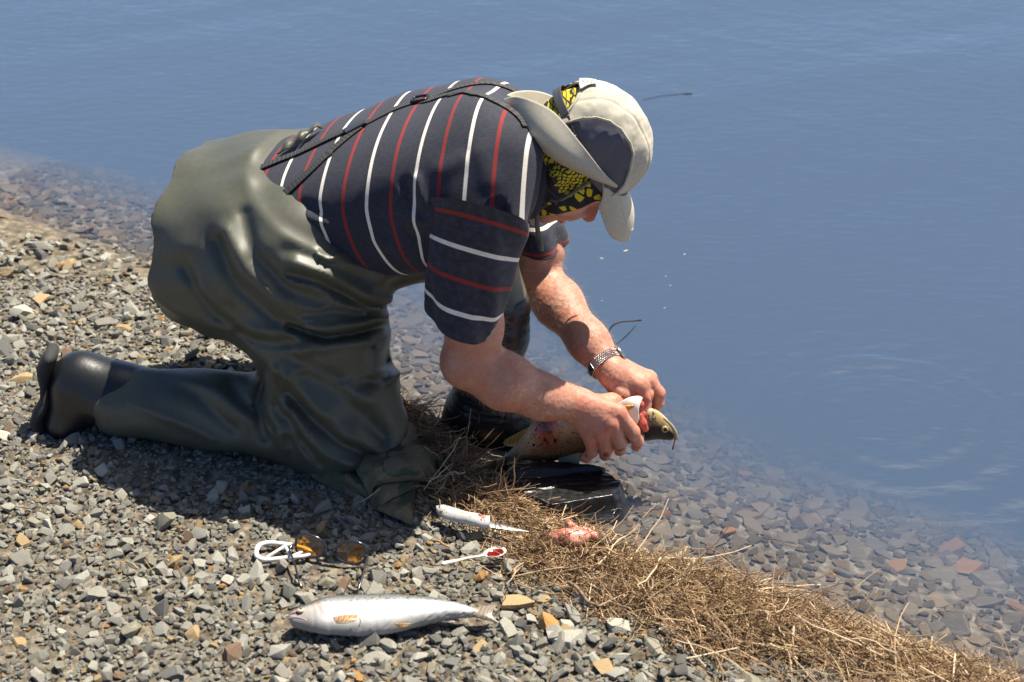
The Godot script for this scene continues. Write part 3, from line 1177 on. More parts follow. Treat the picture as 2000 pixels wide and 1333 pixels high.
	f.line([Vector3(-0.3513, 0.2498, -2.3300), Vector3(-0.3007, 0.2132, -2.3300), Vector3(-0.2674, 0.1708, -2.3300), Vector3(-0.2295, 0.1168, -2.3300)], 0.0153, -0.0100)
	f.line([Vector3(-0.2736, 0.2237, -2.3300), Vector3(-0.2397, 0.1921, -2.3300), Vector3(-0.2107, 0.1385, -2.3300), Vector3(-0.2061, 0.0949, -2.3300)], 0.0153, 0.0088)
	f.line([Vector3(-0.2645, 0.2290, -2.3300), Vector3(-0.2288, 0.2394, -2.3300), Vector3(-0.1969, 0.2705, -2.3300)], 0.0119, -0.0088)
	f.line([Vector3(-0.3839, 0.2859, -2.3300), Vector3(-0.3329, 0.2633, -2.3300), Vector3(-0.2992, 0.2394, -2.3300)], 0.0119, -0.0088)
	f.line([Vector3(-0.3214, 0.4701, -2.3600), Vector3(-0.3066, 0.4615, -2.3600), Vector3(-0.2893, 0.4672, -2.3600)], 0.0068, 0.0112)
	f.line([Vector3(-0.3737, 0.4768, -2.3600), Vector3(-0.3403, 0.4672, -2.3600), Vector3(-0.2989, 0.4479, -2.3600), Vector3(-0.2231, 0.4236, -2.3600), Vector3(-0.1549, 0.4089, -2.3600)], 0.0136, -0.0063)
	f.line([Vector3(-0.2642, 0.4576, -2.3600), Vector3(-0.2310, 0.4382, -2.3600), Vector3(-0.1714, 0.4304, -2.3600)], 0.0102, -0.0050)
	# further back, on the seat and the shin
	f.line([Vector3(-0.4519, 0.5231, -2.4000), Vector3(-0.4290, 0.4566, -2.3800), Vector3(-0.3786, 0.4089, -2.3600), Vector3(-0.3260, 0.3906, -2.3400)], 0.014, -0.010)
	f.line([Vector3(-0.5032, 0.4648, -2.4200), Vector3(-0.4637, 0.3866, -2.4000), Vector3(-0.4020, 0.3434, -2.3700), Vector3(-0.3464, 0.3408, -2.3400)], 0.014, -0.012)
	f.line([Vector3(-0.4841, 0.4842, -2.4200), Vector3(-0.4437, 0.4165, -2.4000), Vector3(-0.3823, 0.3735, -2.3700)], 0.015, 0.010)
	f.line([Vector3(-0.5651, 0.4048, -2.4400), Vector3(-0.5166, 0.3246, -2.4200), Vector3(-0.4459, 0.2847, -2.4000), Vector3(-0.3776, 0.3004, -2.3600)], 0.013, -0.013)
	f.line([Vector3(-0.5337, 0.3644, -2.4400), Vector3(-0.4828, 0.3040, -2.4200), Vector3(-0.4064, 0.3018, -2.3800)], 0.013, 0.009)
	f.line([Vector3(-0.4330, 0.2216, -2.4000), Vector3(-0.4572, 0.1462, -2.4000), Vector3(-0.4405, 0.0935, -2.3800)], 0.012, -0.012)
	f.line([Vector3(-0.4100, 0.2269, -2.4000), Vector3(-0.4298, 0.1462, -2.4000), Vector3(-0.4037, 0.0782, -2.3700)], 0.012, 0.009)
	f.line([Vector3(-0.5200, 0.1930, -2.4200), Vector3(-0.4878, 0.1441, -2.4200), Vector3(-0.4240, 0.1021, -2.4000)], 0.012, -0.008)
	f.line([Vector3(-0.6425, 0.1759, -2.4300), Vector3(-0.5718, 0.1485, -2.4300), Vector3(-0.5019, 0.0886, -2.4200)], 0.012, -0.007)
	f.line([Vector3(-0.6852, 0.1265, -2.4300), Vector3(-0.6141, 0.0987, -2.4300), Vector3(-0.5412, 0.0662, -2.4200)], 0.011, 0.006)
	f.line([Vector3(-0.6137, 0.1867, -2.4300), Vector3(-0.5339, 0.1595, -2.4300), Vector3(-0.4614, 0.1121, -2.4100)], 0.012, 0.006)
	wader_f.folds = f
	# skin: arms, hands, neck, head, and the trunk under the clothes
	skin_f = Flesh.new()
	near_f = Flesh.new()
	far_f = Flesh.new()
	for q in [skin_f, near_f, far_f]:
		q.no.frequency = 30.0
		q.fine.frequency = 160.0
		q.fine.seed = 5
	var s := skin_f
	s.cap(Vector3(-0.40, 0.40, -2.60), Vector3(-0.12, 0.52, -2.56), 0.10, 0.11, 0.05)
	s.cap(Vector3(-0.12, 0.52, -2.56), Vector3(-0.02, 0.55, -2.53), 0.11, 0.09, 0.05)
	s.cap(Vector3(-0.0428, 0.5982, -2.4600), Vector3(0.0000, 0.5070, -2.6600), 0.06, 0.06, 0.05)
	s.cap(Vector3(-0.40, 0.40, -2.52), Vector3(-0.30, 0.10, -2.43), 0.075, 0.055, 0.03)
	s.cap(Vector3(-0.30, 0.10, -2.43), Vector3(-0.72, 0.085, -2.50), 0.05, 0.04, 0.02)
	s.cap(Vector3(-0.40, 0.40, -2.64), Vector3(-0.07, 0.40, -2.56), 0.065, 0.05, 0.03)
	s.cap(Vector3(-0.07, 0.40, -2.56), Vector3(-0.06, 0.07, -2.535), 0.042, 0.03, 0.02)
	# right arm, the near one
	s = near_f
	var elbow := Vector3(-0.0707, 0.2633, -2.3600)
	s.cap(Vector3(-0.0504, 0.5980, -2.4000), Vector3(-0.0646, 0.3290, -2.3600), 0.05, 0.047, 0.03)
	s.cap(Vector3(-0.0646, 0.3290, -2.3600), elbow, 0.047, 0.046, 0.02)
	s.cap(Vector3(-0.0840, 0.2612, -2.3600), Vector3(-0.0859, 0.2550, -2.3600), 0.030, 0.030, 0.03)
	s.cap(elbow, Vector3(-0.0134, 0.2191, -2.3620), 0.045, 0.0455, 0.02)
	s.cap(Vector3(-0.0134, 0.2191, -2.3620), Vector3(0.0541, 0.1777, -2.3750), 0.0455, 0.036, 0.03)
	s.cap(Vector3(0.0541, 0.1777, -2.3750), Vector3(0.1019, 0.1547, -2.3870), 0.036, 0.029, 0.03)
	s.cap(Vector3(0.1017, 0.1625, -2.3850), Vector3(0.1229, 0.1493, -2.3870), 0.026, 0.024, 0.02)
	# right hand
	var wr := Vector3(0.1146, 0.1540, -2.3880)
	var mcp := [Vector3(0.1869, 0.1538, -2.3620), Vector3(0.1769, 0.1369, -2.3500), Vector3(0.1603, 0.1184, -2.3500), Vector3(0.1393, 0.1008, -2.3580)]
	var root := [Vector3(0.1253, 0.1625, -2.3850), Vector3(0.1234, 0.1571, -2.3800), Vector3(0.1199, 0.1484, -2.3800), Vector3(0.1166, 0.1392, -2.3840)]
	for i in 4:
		s.cap(root[i], mcp[i], 0.0205, [0.0150, 0.0145, 0.0135, 0.0125][i], 0.014)
	s.chain([mcp[0], Vector3(0.2143, 0.1151, -2.3580), Vector3(0.2246, 0.0846, -2.3720), Vector3(0.2244, 0.0651, -2.3840)], [0.0145, 0.0122, 0.0108, 0.0095], 0.006)
	s.chain([mcp[1], Vector3(0.1931, 0.0914, -2.3540), Vector3(0.1946, 0.0625, -2.3780), Vector3(0.1915, 0.0560, -2.4020)], [0.0142, 0.0120, 0.0108, 0.0095], 0.004)
	s.chain([mcp[2], Vector3(0.1683, 0.0742, -2.3580), Vector3(0.1685, 0.0485, -2.3820), Vector3(0.1678, 0.0433, -2.4040)], [0.0135, 0.0112, 0.0102, 0.0090], 0.004)
	s.chain([mcp[3], Vector3(0.1439, 0.0692, -2.3620), Vector3(0.1334, 0.0541, -2.3660), Vector3(0.1286, 0.0457, -2.3780)], [0.0125, 0.0104, 0.0095, 0.0085], 0.004)
	s.chain([Vector3(0.1372, 0.1462, -2.4000), Vector3(0.1798, 0.1431, -2.4080), Vector3(0.2139, 0.1115, -2.4360), Vector3(0.2343, 0.0847, -2.4460)], [0.020, 0.016, 0.0125, 0.0095], 0.014)
	for i in 3:
		s.grooves.append([mcp[i] + Vector3(0, 0.0, 0.012), (mcp[i] + mcp[i + 1]) * 0.5 + Vector3(0.012, -0.014, 0.014), 0.005, 0.002])
	s.reds += [[mcp[0], 0.02], [mcp[1], 0.02], [mcp[2], 0.02], [mcp[3], 0.02], [Vector3(0.2228, 0.0804, -2.3700), 0.022], [Vector3(0.1930, 0.0795, -2.3600), 0.016], [Vector3(0.1677, 0.0695, -2.3600), 0.016], [Vector3(0.1312, 0.0606, -2.3600), 0.016], [Vector3(0.1262, 0.1766, -2.3700), 0.02]]
	s.stain += [[Vector3(0.1928, 0.0866, -2.3450), 0.006], [Vector3(0.1678, 0.0735, -2.3480), 0.007], [Vector3(0.1300, 0.0637, -2.3540), 0.004], [Vector3(0.2255, 0.0749, -2.3650), 0.006], [Vector3(0.1524, 0.1697, -2.3300), 0.0022], [Vector3(0.1638, 0.1652, -2.3400), 0.002]]
	# left arm, the far one
	s = far_f
	var elb := Vector3(0.0453, 0.2659, -2.6550)
	s.cap(Vector3(0.0000, 0.4681, -2.7000), Vector3(0.0519, 0.3135, -2.6700), 0.05, 0.043, 0.03)
	s.cap(Vector3(0.0519, 0.3135, -2.6700), elb, 0.043, 0.042, 0.02)
	s.cap(Vector3(0.0308, 0.2643, -2.6500), Vector3(0.0328, 0.2549, -2.6450), 0.03, 0.03, 0.03)
	s.cap(elb, Vector3(0.0858, 0.2406, -2.6000), 0.040, 0.0415, 0.02)
	s.cap(Vector3(0.0858, 0.2406, -2.6000), Vector3(0.1401, 0.2102, -2.5100), 0.0415, 0.033, 0.03)
	s.cap(Vector3(0.1401, 0.2102, -2.5100), Vector3(0.1775, 0.1832, -2.4580), 0.033, 0.0285, 0.03)
	# left hand
	var wl := Vector3(0.1848, 0.1786, -2.4550)
	var lm := [Vector3(0.2286, 0.1638, -2.4370), Vector3(0.2444, 0.1641, -2.4520), Vector3(0.2500, 0.1552, -2.4730), Vector3(0.2445, 0.1436, -2.4930)]
	for i in 4:
		s.cap(Vector3(0.1849, 0.1764, -2.4550) + Vector3(0, 0, -0.008 * i), lm[i], 0.021, [0.0165, 0.0155, 0.0145, 0.013][i], 0.014)
	s.chain([lm[0], Vector3(0.2418, 0.1442, -2.4300), Vector3(0.2406, 0.1267, -2.4280), Vector3(0.2374, 0.1134, -2.4280)], [0.0155, 0.0125, 0.0112, 0.0095], 0.005)
	s.chain([lm[1], Vector3(0.2656, 0.1391, -2.4480), Vector3(0.2655, 0.1194, -2.4460), Vector3(0.2569, 0.1037, -2.4460)], [0.0150, 0.0122, 0.0110, 0.0095], 0.005)
	s.chain([lm[2], Vector3(0.2662, 0.1258, -2.4720), Vector3(0.2633, 0.1048, -2.4700), Vector3(0.2522, 0.0939, -2.4660)], [0.014, 0.0115, 0.0105, 0.009], 0.005)
	s.chain([lm[3], Vector3(0.2571, 0.1146, -2.4930), Vector3(0.2538, 0.0985, -2.4900), Vector3(0.2444, 0.0898, -2.4860)], [0.012, 0.010, 0.0092, 0.008], 0.005)
	s.chain([Vector3(0.1835, 0.1740, -2.4450), Vector3(0.1956, 0.1494, -2.4320), Vector3(0.2180, 0.1304, -2.4240), Vector3(0.2348, 0.1203, -2.4210)], [0.022, 0.0175, 0.0130, 0.0100], 0.012)
	s.grooves.append([Vector3(0.2452, 0.1768, -2.4200), Vector3(0.2542, 0.1386, -2.4200), 0.004, 0.003])
	s.grooves.append([Vector3(0.1858, 0.1746, -2.4200), Vector3(0.2161, 0.1637, -2.4150), 0.005, 0.003])
	s.grooves.append([Vector3(0.2353, 0.1383, -2.4120), Vector3(0.2480, 0.1405, -2.4120), 0.002, 0.0012])
	s.reds += [[Vector3(0.2642, 0.1366, -2.4400), 0.03], [Vector3(0.2381, 0.1275, -2.4200), 0.022], [lm[1], 0.018], [Vector3(0.2211, 0.1386, -2.4200), 0.02]]
	# neck and head
	s = skin_f
	s.cap(Vector3(-0.0133, 0.5768, -2.5450), hp(-0.035, -0.09, 0), 0.062, 0.060, 0.03)
	s.egg(hp(-0.004, 0.0, 0), Vector3(0.094, 0.094, 0.074), Basis(HEAD_F, HEAD_U, Vector3.BACK), 0.03)
	s.egg(hp(0.030, -0.07, 0), Vector3(0.056, 0.062, 0.058), Basis(HEAD_F, HEAD_U, Vector3.BACK), 0.03)
	s.cap(hp(0.062, -0.124, 0.012), hp(0.062, -0.124, -0.012), 0.020, 0.020, 0.03)
	for e in [-1.0, 1.0]:
		s.cap(hp(0.055, -0.055, 0.038 * e), hp(0.045, -0.075, 0.045 * e), 0.022, 0.020, 0.02)
		s.cap(hp(0.086, -0.020, 0.010 * e), hp(0.074, -0.020, 0.040 * e), 0.011, 0.010, 0.012)
		s.cap(hp(0.097, -0.071, 0.010 * e), hp(0.095, -0.070, 0.012 * e), 0.008, 0.008, 0.006)
		s.cap(hp(-0.005, -0.035, 0.073 * e), hp(-0.010, -0.060, 0.072 * e), 0.010, 0.007, 0.008)
	s.cap(hp(0.088, -0.030, 0), hp(0.116, -0.068, 0), 0.009, 0.0120, 0.012)
	s.cap(hp(0.082, -0.085, 0.020), hp(0.082, -0.085, -0.020), 0.016, 0.016, 0.02)
	s.cap(hp(0.094, -0.092, 0.016), hp(0.094, -0.092, -0.016), 0.0065, 0.0065, 0.004)
	s.cap(hp(0.090, -0.107, 0.014), hp(0.090, -0.107, -0.014), 0.007, 0.007, 0.004)
	s.grooves.append([hp(0.097, -0.0995, 0.022), hp(0.097, -0.0995, -0.022), 0.0035, 0.005])
	s.reds += [[hp(0.115, -0.065, 0), 0.02], [hp(0.06, -0.06, 0.05), 0.025]]
	var work := {"shirt": job_shirt, "waders": job_waders, "skin": job_skin, "arm_near": job_arm_near, "arm_far": job_arm_far, "head": job_head, "gaiter": job_gaiter}
	for n in work:
		var t := Thread.new()
		t.start(work[n])
		jobs[n] = t

func job_shirt() -> Surf:
	var s := Surf.new()
	shirt_f.nets(s, Vector3(-0.62, 0.24, -2.92), Vector3(0.16, 0.76, -2.22), 0.0062)
	return s
func job_waders() -> Surf:
	var s := Surf.new()
	wader_f.nets(s, Vector3(-0.92, -0.04, -2.86), Vector3(0.12, 0.66, -2.24), 0.0062)
	return s
const HEAD_BOX := [Vector3(0.03, 0.40, -2.64), Vector3(0.27, 0.72, -2.42)]
static func in_box(p: Vector3, b: Array) -> bool:
	return p.x > b[0].x and p.y > b[0].y and p.z > b[0].z and p.x < b[1].x and p.y < b[1].y and p.z < b[1].z
func job_skin() -> Surf:
	var s := Surf.new()
	skin_f.nets(s, Vector3(-0.84, -0.02, -2.84), Vector3(0.32, 0.74, -2.26), 0.012, true, func(p): return not in_box(p, HEAD_BOX))
	return s
func job_arm_near() -> Surf:
	var s := Surf.new()
	near_f.nets(s, Vector3(-0.16, -0.02, -2.49), Vector3(0.30, 0.66, -2.28), 0.0027, true)
	return s
func job_arm_far() -> Surf:
	var s := Surf.new()
	far_f.nets(s, Vector3(-0.08, 0.02, -2.76), Vector3(0.32, 0.54, -2.385), 0.0027, true)
	return s
func job_head() -> Surf:
	var s := Surf.new()
	skin_f.nets(s, HEAD_BOX[0], HEAD_BOX[1], 0.003, true, func(p): return p.y > 0.41)
	return s
func job_gaiter() -> Surf:
	var g := Gaiter.new()
	g.head = skin_f
	g.host = self
	var s := Surf.new()
	g.nets(s, Vector3(-0.02, 0.40, -2.66), Vector3(0.27, 0.73, -2.42), 0.0035)
	return s

func stripes(sd: int, cols: Array, at: Array, half: float) -> ImageTexture:   # bands across u on navy knit
	var fl := FastNoiseLite.new()
	fl.seed = sd
	fl.frequency = 0.045
	fl.fractal_octaves = 3
	return painted(256, 512, func(u, v):
		var k: float = 0.94 + 0.45 * fl.get_noise_3d(cos(u * TAU) * 30.0, sin(u * TAU) * 30.0, v * 760.0)
		var c: Color = Color(0.148, 0.155, 0.212)
		for i in at.size():
			var dd: float = absf(fposmod(u - at[i] + 0.5, 1.0) - 0.5)
			if dd < half: c = cols[i]
		return Color(c.r * k, c.g * k, c.b * k) if c.r < 0.3 else Color(minf(c.r * (0.9 + 0.1 * k), 1), c.g * (0.85 + 0.15 * k), c.b * (0.85 + 0.15 * k)))

func ribbon(s: Surf, path: Array, wide: float, thick: float, on: Sdf, off := 0.002) -> void:
	var p := Surf.smooth(path, 8)
	var rings := []
	for i in p.size():
		p[i] = on.onto(p[i], off)
	for i in p.size():
		var t: Vector3 = (p[mini(i + 1, p.size() - 1)] - p[maxi(i - 1, 0)]).normalized()
		var n := on.grad(p[i])
		var w := t.cross(n).normalized()
		n = w.cross(t)
		var r := PackedVector3Array()
		for q in [Vector2(-1, -1), Vector2(-1, 0.6), Vector2(-0.85, 1), Vector2(0.85, 1), Vector2(1, 0.6), Vector2(1, -1)]:
			r.push_back(p[i] + w * q.x * wide * 0.5 + n * q.y * thick)
		rings.append(r)
	s.loft(rings)

func build_person() -> void:
	var man := thing("person", "person in a pale cap and olive waders kneeling at the waterline, bent over a fish", "person", Vector3(-0.2903, 0.0200, -2.4047))
	# clothes
	var knit := noise_tex(41, 0.12, 256)
	var shirt_m := mat(Color.WHITE, 0.85)
	shirt_m.albedo_texture = stripes(1, [Color(0.86, 0.83, 0.78), Color(0.50, 0.12, 0.115)], [0.22, 0.72], 0.036)
	shirt_m.rim_enabled = true
	shirt_m.rim = 0.12
	shirt_m.rim_tint = 0.3
	var res := {}
	for k in jobs:
		res[k] = jobs[k].wait_to_finish()
	# the body: one skin of several grids
	var body := Surf.new()
	for k in ["skin", "arm_near", "arm_far", "head"]:
		var q: Surf = res[k]
		var base := body.v.size()
		body.v.append_array(q.v)
		body.uv.append_array(q.uv)
		body.nrm.append_array(q.nrm)
		body.col.append_array(q.col)
		for i in q.ix: body.ix.push_back(i + base)
	var skin_m := mat(Color.WHITE, 0.48)
	skin_m.vertex_color_use_as_albedo = true
	skin_m.subsurf_scatter_enabled = true
	skin_m.subsurf_scatter_strength = 0.12
	skin_m.metallic_specular = 0.45
	grain(skin_m, noise_tex(43, 0.05, 512, [[0.0, Color(0.76, 0.69, 0.64)], [0.45, Color(0.95, 0.93, 0.92)], [1.0, Color(1, 1, 1)]]), noise_tex(44, 0.09, 512, [[0.0, Color.BLACK], [1.0, Color.WHITE]], FastNoiseLite.TYPE_CELLULAR, 2), 0.035, 22.0)
	var b := put("body", body, skin_m, man)
	for q in [[Vector3(0.2260, 0.0842, -2.3645), Vector3(0.75, 0.1, 0.6), 0.0052], [Vector3(0.2640, 0.1160, -2.4375), Vector3(0.6, -0.1, 0.8), 0.0050], [Vector3(0.2391, 0.1257, -2.4195), Vector3(0.5, 0.2, 0.85), 0.0050]]:
		var ns := Surf.new()
		var nz: Vector3 = q[1].normalized()
		var nx := Vector3.UP.cross(nz).normalized()
		ns.ball(q[0], Vector3(q[2], 0.0014, q[2] * 1.25), Basis(nx, nz, nx.cross(nz)), 6)
		put("fingernail", ns, mat(Color(0.52, 0.31, 0.25), 0.3), b)
	for e in [-1.0, 1.0]:
		var es := Surf.new()
		es.ball(hp(0.071, -0.036, 0.031 * e), Vector3.ONE * 0.0125)
		put("eye", es, mat(Color(0.75, 0.72, 0.68), 0.2), b)
	var shirt := put("shirt", res["shirt"], shirt_m, man)
	# sleeves
	sleeve(shirt, shirt_m, [Vector3(-0.0584, 0.5982, -2.2910) - Vector3(0, 0.045, 0.060), Vector3(-0.0590, 0.5218, -2.3650), Vector3(-0.0683, 0.4630, -2.3680), Vector3(-0.0768, 0.3979, -2.3620), Vector3(-0.0844, 0.3440, -2.3550)], [Vector2(0.086, 0.077), Vector2(0.086, 0.078), Vector2(0.078, 0.075), Vector2(0.073, 0.072), Vector2(0.067, 0.068)], Vector3(0.963, -0.26, 0), Vector3(0, 0.60, 0.80), Vector3(0.925, -0.38, 0.0), Vector3(0, 0.05, 1.0), 0.46)
	sleeve(shirt, shirt_m, [Vector3(0.0191, 0.3972, -2.6950), Vector3(0.0325, 0.3703, -2.6850), Vector3(0.0431, 0.3461, -2.6800), Vector3(0.0509, 0.3261, -2.6750)], [Vector2(0.055, 0.055), Vector2(0.056, 0.06), Vector2(0.055, 0.062), Vector2(0.053, 0.060)], Vector3(1, 0.0, 0), Vector3(0, 0.0, 1), Vector3(1, 0.06, 0.0), Vector3(0, 0.0, 1.0), 0.0)
	# collar and the placket side that hangs in shade under the chin
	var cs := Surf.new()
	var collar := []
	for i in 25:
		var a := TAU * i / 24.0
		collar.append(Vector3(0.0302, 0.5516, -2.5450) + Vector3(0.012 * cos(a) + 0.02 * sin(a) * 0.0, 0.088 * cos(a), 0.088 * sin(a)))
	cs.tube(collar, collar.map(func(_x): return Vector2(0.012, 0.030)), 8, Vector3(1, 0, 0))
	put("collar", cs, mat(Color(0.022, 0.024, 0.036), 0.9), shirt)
	var wm := mat(Color(0.076, 0.078, 0.058), 0.47)
	wm.metallic_specular = 0.5
	grain(wm, noise_tex(51, 0.02, 512, [[0.0, Color(0.88, 0.88, 0.86)], [0.5, Color(0.96, 0.96, 0.95)], [1.0, Color(1, 1, 1)]]), noise_tex(52, 0.16, 256), 0.010, 7.0)
	var waders := put("waders", res["waders"], wm, man)
	# straps of the waders
	var web := mat(Color(0.045, 0.045, 0.045), 0.75)
	web.albedo_texture = painted(256, 32, func(u, _v): return Color(1, 1, 1) * (0.55 + 0.45 * absf(sin(u * 256.0 * 0.35))))
	var st := Surf.new()
	ribbon(st, [Vector3(-0.1564, 0.6613, -2.5600), Vector3(-0.1922, 0.6540, -2.5550), Vector3(-0.2272, 0.6430, -2.5500), Vector3(-0.2566, 0.6322, -2.5400)], 0.017, 0.0012, shirt_f)
	put("strap", st, web, waders)
	st = Surf.new()
	ribbon(st, [Vector3(-0.2601, 0.6322, -2.5400), Vector3(-0.2978, 0.6143, -2.5400), Vector3(-0.3442, 0.5899, -2.5500), Vector3(-0.3929, 0.5764, -2.5500), Vector3(-0.4441, 0.5552, -2.5500)], 0.016, 0.0012, shirt_f, 0.0035)
	put("strap", st, web, waders)
	st = Surf.new()
	ribbon(st, [Vector3(-0.2611, 0.6309, -2.5300), Vector3(-0.3023, 0.6214, -2.5000), Vector3(-0.3434, 0.6030, -2.4700), Vector3(-0.3800, 0.5868, -2.4500), Vector3(-0.4273, 0.5605, -2.4300)], 0.016, 0.0012, shirt_f, 0.003)
	put("strap", st, web, waders)
	st = Surf.new()
	ribbon(st, [Vector3(-0.1536, 0.6651, -2.5600), Vector3(-0.1138, 0.6656, -2.5700), Vector3(-0.0615, 0.6606, -2.5800), Vector3(-0.0088, 0.6480, -2.5900), Vector3(0.0133, 0.6314, -2.6000)], 0.017, 0.0012, shirt_f)
	put("strap", st, web, waders)
	st = Surf.new()
	ribbon(st, [Vector3(-0.1515, 0.6617, -2.5500), Vector3(-0.1129, 0.6584, -2.5400), Vector3(-0.0732, 0.6562, -2.5100), Vector3(-0.0383, 0.6540, -2.4700), Vector3(-0.0084, 0.6423, -2.4400)], 0.017, 0.0012, shirt_f)
	put("strap", st, web, waders)
	st = Surf.new()
	ribbon(st, [Vector3(-0.2512, 0.6360, -2.5400), Vector3(-0.2704, 0.6287, -2.5350), Vector3(-0.2861, 0.6196, -2.5300)], 0.022, 0.0018, shirt_f, 0.006)
	put("strap_patch", st, mat(Color(0.03, 0.033, 0.04), 0.35), waders)
	st = Surf.new()
	var rc := shirt_f.onto(Vector3(-0.1564, 0.6613, -2.5600), 0.005)
	var rn := shirt_f.grad(rc)
	var rx := S_AX.slide(rn).normalized()
	var ry := rn.cross(rx)
	var loop := []
	for i in 25:
		var a := TAU * i / 24.0
		loop.append(rc + rx * (0.014 * signf(cos(a)) * pow(absf(cos(a)), 0.5)) + ry * (0.0115 * signf(sin(a)) * pow(absf(sin(a)), 0.5)))
	st.tube(loop, loop.map(func(_x): return 0.0024), 8, rn)
	put("strap_ring", st, mat(Color(0.012, 0.012, 0.013), 0.3), waders)
	# back flap of the waders where the straps are sewn on
	st = Surf.new()
	st.sheet([[Vector3(-0.4093, 0.5623, -2.5600), Vector3(-0.3968, 0.5727, -2.5800), Vector3(-0.3821, 0.5736, -2.6000), Vector3(-0.3709, 0.5726, -2.6200)], [Vector3(-0.3833, 0.5694, -2.5700), Vector3(-0.3701, 0.5843, -2.5800), Vector3(-0.3584, 0.5911, -2.6000), Vector3(-0.3499, 0.5902, -2.6200)], [Vector3(-0.3643, 0.5766, -2.5800), Vector3(-0.3532, 0.5858, -2.5900), Vector3(-0.3422, 0.5930, -2.6000), Vector3(-0.3339, 0.5863, -2.6200)]], 5, 0.003, func(p): return 0.003 * sin(p.x * 260.0))
	put("back_flap", st, wm, waders)
	build_boot(man)
	build_headwear(man, res["gaiter"])
	build_watch(man)
	build_hair(man, res)

func sleeve(shirt: Node3D, shirt_m: StandardMaterial3D, c: Array, r: Array, x0: Vector3, z0: Vector3, x1: Vector3, z1: Vector3, off: float) -> void:
	var no := FastNoiseLite.new()
	no.seed = 6
	no.frequency = 9.0
	no.fractal_type = FastNoiseLite.FRACTAL_NONE
	var p := Surf.smooth(c, 10)
	var rings := []
	var us := []
	var run := 0.0
	for i in p.size():
		var f := float(i) / (p.size() - 1)
		var k := mini(int(f * (r.size() - 1)), r.size() - 2)
		var rr: Vector2 = r[k].lerp(r[k + 1], f * (r.size() - 1) - k)
		var x := x0.lerp(x1, f).normalized()
		var z := z0.lerp(z1, f).normalized()
		var ring := PackedVector3Array()
		for j in 64:
			var a := TAU * j / 64
			var q: Vector3 = p[i] + x * cos(a) * rr.x + z * sin(a) * rr.y
			var n := (x * cos(a) + z * sin(a)).normalized()
			q += n * (0.0075 * no.get_noise_3d(q.x * 2.0, q.y * 0.6 + q.x, q.z * 1.5) + 0.0035 * sin(a * 3.0 + f * 3.0) * f)
			if f > 0.88 and f < 0.91: q -= n * 0.0012
			ring.push_back(q)
		if i > 0: run += p[i].distance_to(p[i - 1])
		us.append(run / 0.1 + off)
		rings.append(ring)
	# the hem turns inwards
	for e in 3:
		var ring := PackedVector3Array()
		for q in rings[p.size() - 1]:
			var to: Vector3 = p[-1] - q
			ring.push_back(q + to * [0.03, 0.06, 0.10][e] + (p[-1] - p[-2]).normalized() * [0.0015, 0.0, -0.02][e])
		rings.append(ring)
		us.append(us[-1])
	var s := Surf.new()
	s.loft(rings, false, false, us)
	put("sleeve", s, shirt_m, shirt)

